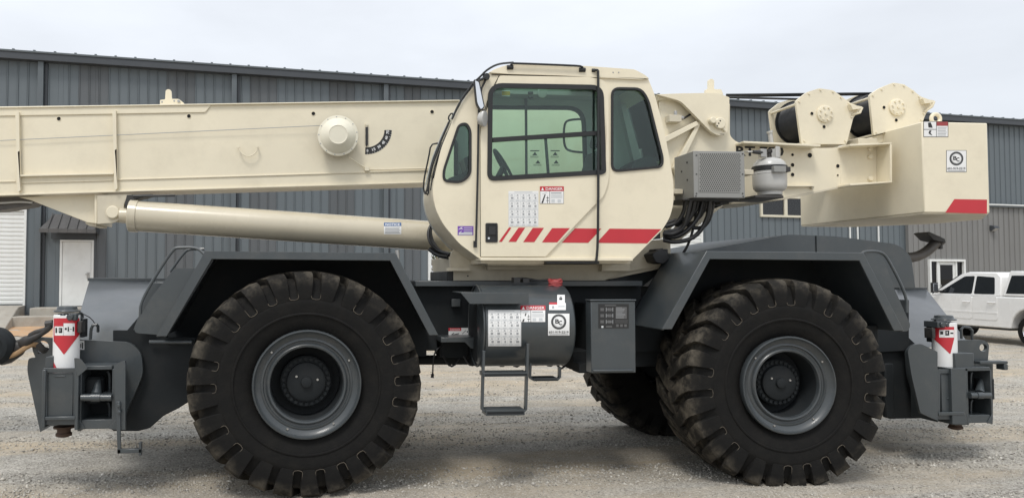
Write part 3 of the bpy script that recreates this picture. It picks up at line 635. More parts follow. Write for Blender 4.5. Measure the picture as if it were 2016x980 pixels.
def truck_wheel(l, dx, flip):
    wq = MB(); wq.lathe((0, 0, 0), (1, 0, 0), [(.03, .06), (.03, .10)], 'chrome', 16)
    for k in range(6):
        a = k * math.pi / 3; c_, s2 = math.cos(a), math.sin(a)
        wq.plate([Vector((.025, c_ * .05 - s2 * .04, s2 * .05 + c_ * .04)), Vector((.025, c_ * .05 + s2 * .04, s2 * .05 - c_ * .04)), Vector((.02, c_ * .225 + s2 * .05, s2 * .225 - c_ * .05)), Vector((.02, c_ * .225 - s2 * .05, s2 * .225 + c_ * .05))], (.04, 0, 0), 'chrome')
    wq.lathe((0, 0, 0), (1, 0, 0), [(.012, .245), (.0, .235), (.03, .215), (.2, .21)], 'chrome', 28, False, False)
    o = wq.build('wheel', None, origin=ZERO); o.parent = tr; o.location = T(l, .415, dx) - Vector(tr.location)
    t_ = MB(); t_.v, t_.f, t_.mi, t_.mats = tw.v, tw.f, tw.mi, tw.mats; t2 = t_.build('tyre', None, origin=ZERO); t2.parent = o
    d_ = MB(); d_.lathe((0, 0, 0), (1, 0, 0), [(.1, .18), (.13, .18)], 'hole', 20); d_.build('brake', None, origin=ZERO).parent = o
    if flip: o.rotation_euler.z = math.pi
truck_wheel(1.3, .03, False); truck_wheel(5.36, .03, False); truck_wheel(1.3, 1.97, True); truck_wheel(5.36, 1.97, True)

# ================================================================== THE CRANE
YT = 6.60                                   # plane of the near tyre faces
TW = 0.78                                   # tyre width
YC = 8.25                                   # crane centre line
cx0 = P(605, 750, YT); cx1 = P(1546, 755, YT)
RT = 0.988; ZC = 0.962
crane = empty('rough_terrain_crane', ((cx0.x + cx1.x) / 2, YC, 0), 'cream and slate grey rough terrain crane on two pairs of huge lugged tyres', 'mobile crane')
def part(b, name, bevel=0.006, parent=None, **k): return b.build(name, parent or crane, bevel=bevel, **k)
def pl(pts, Y0, Y1, m, name=None, bevel=0.006, parent=None, holes=()):
    """a plate drawn as photo pixels on its near plane Y0, running back to Y1"""
    b = MB(); b.plate([PL(pts, Y0)] + [PL(h, Y0) for h in holes], (0, Y1 - Y0, 0), m)
    return part(b, name, bevel, parent) if name else b
def addpl(b, pts, Y0, Y1, m, holes=()): b.plate([PL(pts, Y0)] + [PL(h, Y0) for h in holes], (0, Y1 - Y0, 0), m)
def bolt(b, px, py, Y, r=0.014, h=0.014, m='cream', seg=8):
    c = P(px, py, Y); b.lathe((c.x, Y, c.z), (0, -1, 0), [(0, r), (h, r * .92)], m, seg, False, True)
def hole(b, px, py, Y, rpx, m='hole', rim=True):
    c = P(px, py, Y); r = rpx / F_PX * Y
    b.lathe((c.x, Y, c.z), (0, -1, 0), [(0.0015, r)], m, 18, False, True)
    if rim: b.lathe((c.x, Y, c.z), (0, -1, 0), [(0, r * 1.14), (.005, r * 1.12), (.005, r), (.001, r)], 'cream', 18, False, False)

# ---------------------------------------------------------------- wheels
def tyre_mesh():
    b = MB(); prof = [(.12, .40), (.07, .44), (.035, .49), (.012, .55), (-.004, .63), (-.006, .70), (-.005, .732), (.012, .755), (.030, .83), (.062, .895), (.115, .918), (.19, .928), (TW / 2, .932)]
    prof = prof + [(TW - d, r) for d, r in reversed(prof[:-1])]
    b.lathe((0, 0, 0), (0, 1, 0), prof, 'tyre', 104, False, False)
    b.lathe((0, 0, 0), (0, 1, 0), [(.004, .595), (-.010, .60), (-.010, .612), (.0, .62)], 'tyre', 104, False, False)
    NL = 26; pitch = 2 * math.pi / NL
    # stations: y base, r base, y top, r top, half width, skew
    ST = [(.004, .728, -.0065, .732, .068, 0), (.02, .78, -.011, .79, .073, 0), (.036, .845, -.010, .88, .078, .0), (.06, .885, .004, .942, .080, .003), (.10, .908, .036, .972, .078, .012), (.19, .92, .17, RT - .002, .072, .075), (.28, .925, .28, RT, .068, .15), (TW / 2 + .05, .925, TW / 2 + .05, RT, .062, .225)]
    g = random.Random(3)
    for sd in (0, 1):
        for i in range(NL):
            a0 = pitch * (i + .5 * sd) + g.uniform(-.006, .006); vs = []; fs = []
            wear = g.uniform(.985, 1.0)
            for (yb, rb, yt, rt, hw, sk) in ST:
                if sd: yb, yt = TW - yb, TW - yt
                rt = rt if rt < .94 else .94 + (rt - .94) * (.8 + .2 * g.random())
                for (yy, rr, aa) in ((yb, rb - .004, a0 + sk - hw * 1.10), (yb, rb - .004, a0 + sk + hw * 1.10), (yt, rt, a0 + sk + hw), (yt, rt, a0 + sk - hw)):
                    vs.append((rr * math.cos(aa), yy, rr * math.sin(aa)))
            n = len(ST)
            for k in range(n - 1):
                o = 4 * k
                for j in range(1, 4): fs.append((o + j, o + (j + 1) % 4, o + 4 + (j + 1) % 4, o + 4 + j))
            fs += [(0, 1, 2, 3), tuple(4 * (n - 1) + q for q in (3, 2, 1, 0))]
            b.add(vs, fs, 'tyre')
            if not sd and g.random() > .3:
                am = a0 + pitch / 2; q = []
                for (aa, rr, yy) in ((-.050, .775 + .05 * g.random(), -.006), (-.050, .752, -.0072), (-.040, .738, -.0075), (0, .732, -.006), (.040, .738, -.0075), (.050, .752, -.0072), (.050, .76 + .06 * g.random(), -.006)):
                    q.append((rr * math.cos(am + aa), yy, rr * math.sin(am + aa)))
                b.tube(q, .0036, 'mud', 5)
    return b
def make_wheel():
    b = MB()
    b.lathe((0, 0, 0), (0, 1, 0), [(.08, .455), (.0, .468), (-.012, .462), (-.014, .452), (-.002, .445), (.022, .43), (.036, .395), (.030, .385), (.030, .375), (.044, .368), (.046, .352), (.030, .345), (.022, .333), (.026, .318), (.045, .312), (.06, .310)], 'rim', 72, False, False)
    b.lathe((0, 0, 0), (0, 1, 0), [(.0601, .3105), (.32, .305), (.33, .2)], 'grey_dark', 72, False, True)  # dark grey barrel: the shade of the recess is put into its colour
    for a in (0.6, 2.5, 4.4, 5.4): b.lathe((.41 * math.cos(a), .03, .41 * math.sin(a)), (0, -1, 0), [(0, .010), (.012, .009)], 'steel', 8)
    w_ = b.build('wheel', None, origin=ZERO, angle=40)
    t = tyre_mesh().build('tyre', None, origin=ZERO, bevel=.007, bseg=2, angle=38); t.parent = w_; t.scale = (1.035, 1, .992)
    h = MB(); h.lathe((0, 0, 0), (0, 1, 0), [(.33, .225), (.21, .225), (.20, .215)], 'grey_dark', 48, False, True)
    h.lathe((0, 0, 0), (0, 1, 0), [(.20, .172), (.165, .168), (.155, .15), (.15, .05), (.125, .045), (.12, .03)], 'grey_dark', 40, False, True)
    for k in range(26):
        a = 2 * math.pi * k / 26; h.lathe((.196 * math.cos(a), .201, .196 * math.sin(a)), (0, -1, 0), [(0, .018), (.016, .017)], 'grey_dark', 6)
    for a in (0.3, 2.7): h.lathe((.1 * math.cos(a), .153, .1 * math.sin(a)), (0, -1, 0), [(0, .012), (.012, .01)], 'steel', 8)
    h = h.build('hub', None, origin=ZERO, angle=40); h.parent = w_
    return w_
wheel = make_wheel(); wheel.parent = crane
wheel.location = Vector((cx0.x, YT, ZC)) - crane.location; wheel.rotation_euler = (0, .1, R(4.5))
for (x, y, rz, ry) in ((cx1.x, YT - .06, R(-1.5), .04), (cx0.x, 2 * YC - YT - .4, math.pi, .08), (cx1.x, 2 * YC - YT - .4, math.pi, .15)):
    c = copy_tree(wheel, crane); c.location = Vector((x, y, ZC)) - crane.location; c.rotation_euler = (0, ry, rz)
    if x == cx1.x: c.scale = (.945,) * 3; c.location.z = ZC * .945 - .004 - crane.location.z
    if x == cx1.x:
        for k_ in c.children:
            if k_.name.startswith('tyre'): k_.scale = (1.035, 1, 1.035)
b = MB()
for c in (cx0, cx1):
    b.tube([(c.x, YT + .4, ZC), (c.x, 2 * YC - YT - .4, ZC)], .16, 'grey_dark', 14); b.lathe((c.x, YC - .3, ZC), (0, 1, 0), [(-.1, .2), (.1, .34), (.5, .34), (.7, .2)], 'grey_dark', 20)
part(b, 'axle', 0)

# ---------------------------------------------------------------- chassis
YF = 7.50                                   # near face of the main frame
b = MB()
frame = [(300, 556), (812, 553), (1262, 553), (1262, 590), (1790, 590), (1790, 690), (1262, 722), (1140, 722), (1130, 712), (965, 712), (935, 690), (860, 668), (862, 690), (300, 690)]
addpl(b, frame, YF, 2 * YC - YF, 'grey_dark'); part(b, 'chassis_frame', .01)
b = MB(); b.pbox(818, 553, 1265, 563, YF - .12, YF - .002, 'grey'); part(b, 'frame_flange', .004)
b = MB(); b.tube([P(820, 708, 7.9), P(960, 708, 7.9)], .05, 'grey_dark', 12); b.tube([P(860, 690, 7.7), P(900, 690, 7.7)], .07, 'grey_dark', 10); part(b, 'drive_shaft', 0)
b = MB(); b.pbox(868, 668, 950, 704, 7.45, 7.9, 'grey_dark'); b.pbox(930, 690, 950, 720, 7.2, 7.49, 'grey_dark'); part(b, 'frame_bracket', .01)
b = MB(); b.pbox(868, 664, 952, 673, 7.15, 7.49, 'grey'); b.plate([P(915, 673, 7.15), P(952, 673, 7.15), P(952, 686, 7.15), P(928, 686, 7.15)], (0, .02, 0), 'grey'); part(b, 'ledge_bracket', .004)
b = MB(); b.pbox(889, 588, 907, 604, YF - .06, YF - .002, 'grey'); part(b, 'junction_box', .008)
b = MB(); gg = random.Random(31)
for k in range(9):
    x0 = 880 + k * 30 + gg.uniform(-8, 8); b.tube([P(x0, 700, 7.4), P(x0 + 9, 716 + gg.uniform(0, 6), 7.38), P(x0 + 20, 720 + gg.uniform(-2, 8), 7.36), P(x0 + 32, 704, 7.4)], .011, 'hose', 7, 1)
part(b, 'underframe_hose', 0)
# trailing cable with its plug
b = MB(); b.tube([P(872, 682, 7.2), P(862, 684, 7.15), P(853, 700, 7.15), P(852, 735, 7.15)], .007, 'hose', 7, 2); b.tube([P(852, 735, 7.15), P(851, 743, 7.15)], [.012, .016], 'hose', 8); part(b, 'trailing_cable', 0)

def fender(O, I, name):
    b = MB(); addpl(b, O + I[::-1], 6.63, 6.655, 'grey')
    o3 = [P(x, y, 6.656) for x, y in O]; cen = P((I[1][0] + I[2][0]) / 2, 700, 6.656)
    for a, c in zip(o3, o3[1:]):
        e = (c - a).normalized(); nn = Vector((-e.z, 0, e.x)); nn = nn if nn.dot(cen - a) > 0 else -nn
        b.plate([a, c, c + nn * .02, a + nn * .02], (0, .80, 0), 'grey')
    o = part(b, name, .005); return o
FO = [(307, 662), (404, 494), (779, 498), (863, 659)]; FI = [(328, 662), (417, 510), (768, 513), (845, 660)]
fender(FO, FI, 'front_fender')
RO = [(1303, 648), (1391, 494), (1700, 497), (1780, 651)]; RI = [(1323, 648), (1398, 510), (1692, 513), (1760, 651)]
fender(RO, RI, 'rear_fender')
for O, nm in ((FO, 'front_wheel_well'), (RO, 'rear_wheel_well')):
    b = MB(); q = [(O[0][0], O[0][1] + 60), O[0], O[1], O[2], O[3], (O[3][0], O[3][1] + 60)]
    p3 = [P(x, y, 6.656) + Vector((0, .785, 0)) for x, y in q]; b.plate(p3, (0, .02, 0), 'grey_dark'); part(b, nm, 0)

# front deck: sloping cover, step plate, hand rails
b = MB(); b.add([P(176, 551, 8.6), P(306, 553, 8.6), P(258, 690, 6.98), P(136, 690, 6.98), P(176, 551, 9.4), P(306, 553, 9.4), P(258, 690, 9.4), P(136, 690, 9.4)],
      [(0, 1, 2, 3), (4, 5, 6, 7), (0, 1, 5, 4), (1, 2, 6, 5), (2, 3, 7, 6), (3, 0, 4, 7)], 'grey'); part(b, 'front_deck', .006)
b = MB(); b.plate([P(172, 547, 8.61), P(338, 548, 8.61), P(338, 553, 8.61), P(172, 553, 8.61)], (0, .8, 0), 'grey'); part(b, 'deck_edge', .004)
pl(rnd([(343, 528), (390, 528), (404, 497), (420, 512), (330, 660), (262, 655), (270, 632), (300, 582)], [3, 2, 0, 0, 0, 12, 6, 8]), 6.68, 6.71, 'grey', 'step_plate', .004)
pl([(297, 556), (345, 556), (290, 640), (262, 650)], 6.9, 6.93, 'grey', 'gusset_plate', .004)
b = MB(); b.tube([P(276, 625, 6.7), P(277, 590, 6.7), P(340, 490, 6.7), P(352, 487, 6.7), P(388, 487, 6.7), P(402, 500, 6.68)], .0135, 'grey', 10, 3); part(b, 'hand_rail', 0)
b = MB(); b.tube([P(335, 535, 7.2), P(364, 494, 7.2), P(376, 490, 7.2), P(402, 490, 7.2)], .0125, 'grey', 10, 3); part(b, 'hand_rail', 0)
b = MB(); b.tube([P(782, 492, 7.0), P(783, 512, 7.0)], .02, 'steel', 10); part(b, 'marker_post', 0)

# dark carrier ends behind the outriggers
pl([(250, 650), (292, 600), (330, 664), (385, 664), (372, 790), (352, 803), (322, 818), (295, 842), (272, 848), (222, 848), (222, 650)], 7.0, 7.04, 'grey_dark', 'front_end_plate', .006)
pl([(240, 690), (370, 690), (352, 795), (290, 840), (240, 845)], 7.05, 9.4, 'grey_dark', 'front_outrigger_beam', .01)
b = MB(); b.tube([P(294, 673, 6.95), P(378, 673, 6.95)], .018, 'grey', 10); part(b, 'cross_tube', 0)
pl([(1715, 652), (1777, 652), (1806, 680), (1862, 692), (1862, 822), (1752, 824), (1740, 800), (1700, 690)], 7.56, 7.6, 'grey_dark', 'rear_end_plate', .006)
pl([(1745, 690), (1850, 690), (1850, 820), (1756, 822), (1742, 800)], 7.61, 9.4, 'grey_dark', 'rear_outrigger_beam', .01)
b = MB(); b.pbox(1742, 715, 1762, 822, 7.5, 7.558, 'grey_dark'); part(b, 'stiffener', .015)
b = MB(); b.pbox(1704, 640, 1730, 676, 6.95, 7.3, 'grey_dark'); part(b, 'buffer_block', .01)

# rear deck: hood, sloping cover, rails, exhaust
hood = rnd([(1350, 500), (1420, 486), (1551, 461.5), (1645, 465), (1769, 481), (1794, 504), (1802, 566), (1350, 566)], [0, 8, 10, 8, 18, 14, 0, 0])
b = MB(); addpl(b, hood, 7.52, 9.3, 'grey'); hd = b.build('engine_hood', crane, bevel=.012, angle=8)
b = MB(); b.pbox(1606, 464, 1608.5, 500, 7.512, 7.519, 'grey_dark'); b.build('hood_seam', hd)
pl([(1350, 567), (1760, 567), (1760, 640), (1350, 640)], 7.60, 9.3, 'grey_dark', 'engine_bay', .01)
b = MB(); b.add([P(1740, 571, 9.0), P(1824, 569, 9.0), P(1912, 682, 7.56), P(1772, 684, 7.56), P(1740, 571, 9.4), P(1824, 569, 9.4), P(1912, 682, 9.4), P(1772, 684, 9.4)],
      [(0, 1, 2, 3), (4, 5, 6, 7), (0, 1, 5, 4), (1, 2, 6, 5), (2, 3, 7, 6), (3, 0, 4, 7)], 'grey'); part(b, 'rear_deck', .006)
b = MB(); b.plate([P(1770, 565, 9.01), P(1826, 566, 9.01), P(1826, 570, 9.01), P(1770, 570, 9.01)], (0, .8, 0), 'grey'); part(b, 'deck_edge', .004)
pl(rnd([(1700, 500), (1736, 500), (1760, 566), (1793, 640), (1788, 652), (1776, 652)], [0, 3, 4, 8, 6, 0]), 6.70, 6.73, 'grey', 'step_plate', .004)
b = MB(); b.tube([P(1695, 500, 6.68), P(1703, 494, 6.7), P(1736, 495, 6.7), P(1750, 512, 6.7), P(1785, 582, 6.7), P(1785, 615, 6.7)], .0135, 'grey', 10, 3); part(b, 'hand_rail', 0)
b = MB(); b.tube([P(1770, 507, 8.1), P(1812, 506, 8.1), P(1848, 474, 8.1)], .056, 'exhaust', 18, 2)
part(b, 'exhaust_pipe', 0)
b = MB(); c0 = P(1847, 475, 8.1); ax = (P(1848, 474, 8.1) - P(1826, 494, 8.1)).normalized(); b.lathe(c0, ax, [(-.03, .064), (.03, .064)], 'iron', 18)
b.plate([P(1824, 458, 8.0), P(1830, 456, 8.0), P(1861, 470, 8.0), P(1863, 478, 8.0), P(1838, 472, 8.0)], (0, .2, 0), 'iron'); b.pbox(1851, 478, 1857, 490, 8.05, 8.1, 'iron'); part(b, 'rain_cap', .008)

# ---------------------------------------------------------------- fuel tank, ladder, control box
TY, TR_ = 7.02, 0.375
ct = P(1040, 640, TY)
xl, xr = P(948, 640, 6.8).x, P(1124, 640, 6.8).x
b = MB(); b.lathe((xl, TY, ct.z), (1, 0, 0), [(0, TR_ - .03), (.012, TR_), (xr - xl - .02, TR_), (xr - xl, TR_ - .02)], 'grey', 64)
b.tube([(xl - .004, TY + TR_ * math.cos(a), ct.z + TR_ * math.sin(a)) for a in [k * math.pi / 20 for k in range(41)]], .008, 'grey', 6)
tank = part(b, 'hydraulic_tank', 0, angle=50)
b = MB(); c = P(1093, 562, 6.98); b.lathe((c.x, c.y, c.z - .06), (0, -.15, 1), [(0, .062), (.05, .062), (.055, .045)], 'grey', 20)
g = random.Random(2)
for i in range(4):
    ps = [(c.x + .055 * math.cos(a) * (1 + .15 * g.uniform(-1, 1)), c.y + .04 * math.sin(a), c.z - .005 + .016 * i + .012 * math.sin(a * 2 + i)) for a in [k * .55 for k in range(13)]]
    b.tube(ps, .014, 'redcap', 7, 1)
b.lathe((c.x, c.y, c.z - .012), (0, -.15, 1), [(0, .05), (.055, .05), (.07, .035)], 'redcap', 18)
b.build('filler_cap', tank, origin=None); bpy.data.objects['filler_cap']['label'] = 'faded red filler cap'
b = MB(); b.tube([P(1016, 551, 7.1), P(1022, 548, 7.1), P(1040, 549, 7.1), P(1060, 553, 7.05), P(1080, 551, 7.0)], .011, 'hose', 7, 1); b.pbox(1012, 546, 1024, 556, 7.05, 7.15, 'iron'); b.pbox(1030, 548, 1042, 556, 7.05, 7.15, 'iron'); b.build('tether', tank)
b = MB(); b.plate([P(907, 576, 6.62), P(1041, 578, 6.62), P(1041, 598, 6.62), P(925, 598, 6.62)], (0, .02, 0), 'grey'); b.plate([P(907, 575, 6.62), P(1041, 577, 6.62), P(1041, 579, 6.62), P(907, 577, 6.62)], (0, .45, 0), 'grey'); part(b, 'step_bracket', .003)
b = MB(); b.pbox(938, 600, 952, 712, 7.0, 7.4, 'grey_dark'); part(b, 'tank_bracket', .006)
def strap(b, pts, Y, wdt, th, m):
    for a, c in zip(pts, pts[1:]):
        pa, pc = P(*a, Y), P(*c, Y); e = (pc - pa).normalized(); nn = Vector((-e.z, 0, e.x)) * th / 2
        b.plate([pa - nn, pc - nn, pc + nn, pa + nn], (0, wdt, 0), m)
def ladder(pts, Y, treads):
    b = MB()
    for side_ in (0, 1):
        q = pts[side_]; 
        for a, c in zip(q, q[1:]):
            pa, pc = P(*a, Y), P(*c, Y); b.plate([pa + Vector((-.011, 0, 0)), pa + Vector((.011, 0, 0)), pc + Vector((.011, 0, 0)), pc + Vector((-.011, 0, 0))], (0, .05, 0), 'grey')
    o = part(b, 'boarding_ladder', .003)
    for (x0, x1, y, dz) in treads:
        t = MB(); a = P(x0, y, Y); c = P(x1, y, Y); t.box((a.x, Y - .02, a.z - dz), (c.x, Y + .16, a.z), 'grey')
        t.box((a.x + .01, Y - .024, a.z - dz * .75), (c.x - .01, Y - .021, a.z - dz * .3), 'grey_dark'); t.build('tread', o, bevel=.004)
    return o
ladder(([(953, 690), (950, 806), (958, 812)], [(1040, 676), (1036, 806), (1030, 812)]), 6.62, [(951, 1039, 733, .035), (956, 1032, 806, .05)])
ladder(([(1045, 712), (1044, 742), (1050, 748)], [(1103, 722), (1103, 742), (1098, 748)]), 6.85, [(1050, 1098, 744, .025)])
b = MB(); b.pbox(1163, 593, 1252, 733, 6.66, 6.80, 'grey'); b.pbox(1162, 589.5, 1253, 592, 6.65, 6.80, 'grey'); b.pbox(1180, 600, 1240, 720, 6.801, 7.49, 'grey_dark'); b.pbox(1168, 727.5, 1248, 731, 6.64, 6.659, 'grey')
box_ = part(b, 'battery_box', .007)
b = MB(); b.pbox(1128, 690, 1165, 728, 7.1, 7.49, 'grey_dark'); b.pbox(1140, 716, 1160, 734, 6.9, 7.1, 'grey_dark'); part(b, 'box_bracket', .006)
b = MB(); b.pbox(1150, 652, 1160, 668, 7.42, 7.499, 'yellow'); part(b, 'amber_reflector', .004)

# ---------------------------------------------------------------- outriggers
def outrigger(name, x, dY, outline, ring, rear):
    """x maps the front outrigger's photo pixels to this corner of the machine"""
    q = lambda pts: [x(a, c) for a, c in pts]
    PD = lambda a, c, Y: P(*x(a, c), Y + dY)
    def pb(b, x0, y0, x1, y1, Y0, Y1, m): u, v_ = x(x0, y0), x(x1, y1); b.pbox(u[0], u[1], v_[0], v_[1], Y0 + dY, Y1 + dY, m)
    def ap(b, pts, Y0, Y1, m, holes=()): addpl(b, q(pts), Y0 + dY, Y1 + dY, m, [q(h) for h in holes])
    b = MB(); addpl(b, outline, 6.93 + dY, 6.97 + dY, 'grey', holes=[circ(ring[0], ring[1], ring[2], 18)]); root = part(b, name, .006)
    b = MB(); ap(b, [(85, 724), (150, 724), (150, 836), (84, 836)], 6.60, 6.62, 'grey', [[(93, 733), (144, 733), (144, 820), (92, 820)]])
    pb(b, 83, 728, 88, 842, 6.575, 6.92, 'grey'); pb(b, 148, 722, 153, 846, 6.575, 6.92, 'grey'); pb(b, 88.5, 820, 147.5, 826, 6.57, 6.599, 'grey'); pb(b, 89, 822, 147, 835, 6.63, 6.9, 'grey')
    b.build('jack_housing', root, bevel=.005)
    b = MB(); pb(b, 94, 734, 143, 819, 6.615, 6.9, 'grey')
    if not rear: pb(b, 107, 739, 129, 741, 6.607, 6.614, 'grey')
    else: pb(b, 108, 788, 132, 790, 6.607, 6.614, 'grey')
    b.build('access_panel', root, bevel=.004)
    b = MB()
    for (x0, y0, x1, y1) in ((154, 722, 159, 848), (221, 726, 229, 846), (159.5, 720, 220.5, 727), (159.5, 776, 220.5, 788), (159.5, 826, 220.5, 843)): pb(b, x0, y0, x1, y1, 6.64, 6.90, 'grey')
    pb(b, 159.5, 728, 220.5, 825, 6.905, 6.926, 'grey_dark')
    ap(b, [(153, 822), (168, 843), (153, 846)], 6.63, 6.639, 'grey'); ap(b, [(229, 822), (212, 843), (229, 846)], 6.63, 6.639, 'grey'); b.build('beam_end_frame', root, bevel=.004)
    b = MB()
    for (y0, y1) in ((730, 770), (792, 822)):
        for xx in (164, 216): b.tube([PD(xx, y1, 6.8), PD(xx, y0 + 6, 6.8), PD(xx + (4 if xx < 190 else -4), y0, 6.8)], .012, 'grey', 8, 1)
    b.tube([PD(160, 782, 6.62), PD(220, 782, 6.62)], .030, 'grey', 14); b.tube([PD(180, 782, 6.62), PD(198, 782, 6.62)], .036, 'grey', 14)
    b.tube([PD(194, 748, 6.75), PD(190, 776, 6.68)], [.02, .045], 'grey', 12)
    c = PD(190, 752, 6.85); b.lathe((c.x, 6.80 + dY, c.z - .16), (0, 0, 1), [(0, .085), (.2, .085), (.22, .06)], 'grey_dark', 18); b.build('extend_cylinder', root)
    cj = PD(131, 672, 6.80); JY = 6.80 + dY; RJ = (P(x(157, 0)[0], 670, JY).x - P(x(105, 0)[0], 670, JY).x) / 2 * .985
    zt = PD(131, 622, 6.68).z; zb = PD(131, 730, 6.68).z
    b = MB(); b.lathe((cj.x, JY, zb - .02), (0, 0, 1), [(0, RJ), (zt - zb + .02, RJ), (zt - zb + .03, RJ - .01)], 'white', 48); jk = b.build('jack_cylinder', root)
    b = MB(); b.lathe((cj.x, JY, zt + .03), (0, 0, 1), [(0, RJ + .002), (.014, RJ + .003), (.016, RJ - .02), (.05, RJ - .03)], 'grey', 32); pb(b, 113, 617, 150, 631, 6.715, 6.9, 'grey'); c_ = PD(125, 624, 6.715); b.lathe((c_.x, 6.715 + dY, c_.z), (0, -1, 0), [(0, .03), (.02, .028)], 'grey', 12); c_ = PD(138, 624, 6.715); b.lathe((c_.x, 6.715 + dY, c_.z), (0, -1, 0), [(0, .03), (.02, .028)], 'grey', 12); b.build('jack_cap', root, bevel=.008)
    b = MB(); zf = PD(127, 838, 6.8).z; fx = PD(126, 838, 6.8).x; b.lathe((fx, JY, zf), (0, 0, -1), [(0, .085), (.015, .085), (.02, .055), (.05, .055), (.06, .066), (.08, .066), (.09, .04)], 'rust', 24); b.build('jack_foot', root)
    b = MB()
    if not rear:
        ap(b, rnd([(146, 704), (158, 706), (173, 724), (154, 740), (147, 726)], 2), 6.56, 6.574, 'grey'); b.build('corner_gusset', root, bevel=.004)
        b = MB(); ap(b, [(90, 702), (106, 700), (106, 724), (88, 724)], 6.72, 6.9, 'grey')
    else: pb(b, 158, 688, 174, 726, 6.66, 6.9, 'grey')
    b.build('jack_guard', root, bevel=.006)
    sgn = 0 if not rear else -78
    b = MB(); pb(b, 158 + sgn, 628, 164 + sgn, 664, 6.80, 6.92, 'grey_dark'); pb(b, 152 + sgn, 632, 160 + sgn, 655, 6.74, 6.85, 'iron'); b.build('valve_block', root, bevel=.006)
    b = MB(); b.tube([PD(152 + sgn, 628, 6.86), PD(155 + sgn, 614, 6.86), PD(163 + sgn, 616, 6.86), PD(164 + sgn, 626, 6.86)], .006, 'hose', 7, 2); b.tube([PD(164 + sgn, 618, 6.9), PD(180 + sgn, 626, 6.95), PD(192 + sgn, 645, 6.98)], .004, 'hose', 6, 1); b.build('hose', root)
    D = Decal(on_cyl_z(cj.x, JY, RJ))
    if not rear:
        b = MB(); b.tube([P(178, 668, 6.9), P(180, 640, 6.88), P(193, 638, 6.88), P(193, 652, 6.95)], .013, 'grey', 9, 1); b.build('grab_handle', root)
        f_ = lambda e: 698 - 30 * abs(e - 126) / 23
        for k in range(28):
            e0, e1 = 105.5 + 51 * k / 28, 105.5 + 51 * (k + 1) / 28; D.poly([(e0, 626), (e1, 626), (e1, f_(e1)), (e0, f_(e0))], 'red', 0)
        for k in range(6):
            D.poly([(105.5 + k, 712 + 2 * k), (106.5 + k, 714 + 2 * k), (106.5 + k, 726), (105.5 + k, 726)], 'red', 0); D.poly([(156.5 - k, 712 + 2 * k), (155.5 - k, 714 + 2 * k), (155.5 - k, 726), (156.5 - k, 726)], 'red', 0)
        X0, Y0, X1, Y1 = 107.5, 636, 147, 660
        D.rect(X0, Y0, X1, Y1, 'white', 1, 8, 1); D.rect(X0, Y0, X0 + 17, Y0 + 6, 'red', 2, 3, 1); D.rect(X0 + 17, Y0, X0 + 17.6, Y1, 'greyink', 2)
        D.rect(X0 + 1.5, 645, X0 + 5, 655, 'ink', 2); D.rect(X0 + 8, 645, X0 + 15, 655, 'ink', 2, 2, 1); D.rect(X0 + 10, 647, X0 + 11, 652, 'white', 3)
        D.rect(X0 + 20, 645, X0 + 24, 649, 'ink', 2); D.poly([(X0 + 26, 643), (X0 + 28, 643), (X0 + 28.5, 652), (X0 + 25.5, 652)], 'ink', 2); D.rect(X0 + 30, 647, X0 + 34, 648, 'ink', 2); D.rect(X0 + 35.5, 643, X0 + 38.5, 652, 'ink', 2); D.rect(X0 + 19, 655, X0 + 38, 656, 'lightink', 2)
        D2 = Decal(on_plane(6.93)); D2.rect(157, 670, 166, 688, 'white', 0); D2.rect(158, 676, 160, 684, 'ink', 1); D2.rect(161.5, 674, 164, 686, 'ink', 1); D2.build('warning_decal', root)
    else:
        b = MB(); b.tube([P(1893, 666, 7.5), P(1892, 642, 7.48), P(1914, 645, 7.48), P(1914, 668, 7.5)], .013, 'grey', 9, 1); b.build('grab_handle', root)
        b = MB(); b.pbox(1930, 711, 1985, 716, 7.3, 7.4, 'grey'); b.pbox(1977, 716.5, 1985, 728, 7.3, 7.4, 'grey'); b.build('tow_hook', root, bevel=.006)
        f_ = lambda e: 668 + 29 * (e - 1840) / 31 if e < 1871 else 697 - 4.0 * (e - 1871)
        for k in range(28):
            e0, e1 = 1839.5 + 39 * k / 28, 1839.5 + 39 * (k + 1) / 28; D.poly([(e0, 643), (e1, 643), (e1, f_(e1)), (e0, f_(e0))], 'red', 0)
        D.rect(1849, 649, 1878, 664, 'white', 1, 8, 1); D.rect(1849, 646, 1869, 649, 'red', 1, 4, 1); D.rect(1851, 652, 1857, 658, 'ink', 2); D.rect(1861, 650, 1869, 660, 'ink', 2, 2, 1); D.rect(1864, 652, 1865.5, 657, 'white', 3); D.rect(1871, 654, 1877, 657, 'ink', 2); D.rect(1858.5, 649, 1859, 664, 'greyink', 2)
    D.build('chevron_decal', jk)
    return root
fo = outrigger('outrigger', lambda a, c: (a, c), 0.0, rnd([(62, 668), (74, 663), (150, 668), (255, 673), (278, 692), (282, 735), (238, 838), (100, 838), (79, 850), (53, 728), (56, 704), (70, 704), (64, 690)], [10, 6, 0, 10, 14, 14, 6, 0, 0, 16, 8, 3, 6]), (84, 683, 12.5), False)
b = MB(); addpl(b, [(224, 718), (245, 709), (247, 714), (247, 846), (228, 846)], 6.60, 6.63, 'grey'); b.build('side_flap', fo, bevel=.004)
b = MB(); b.plate([P(228, 790, 6.58), P(236, 790, 6.58), P(238, 892, 6.58), P(231, 892, 6.58)], (0, .02, 0), 'grey'); b.pbox(231, 884, 278, 891, 6.58, 6.62, 'grey'); b.pbox(273, 870, 278, 896, 6.58, 6.62, 'grey')
bolt(b, 234, 797, 6.58, .016, .02, 'grey'); bolt(b, 235, 810, 6.58, .016, .02, 'grey'); b.build('hanging_step', fo, bevel=.003)
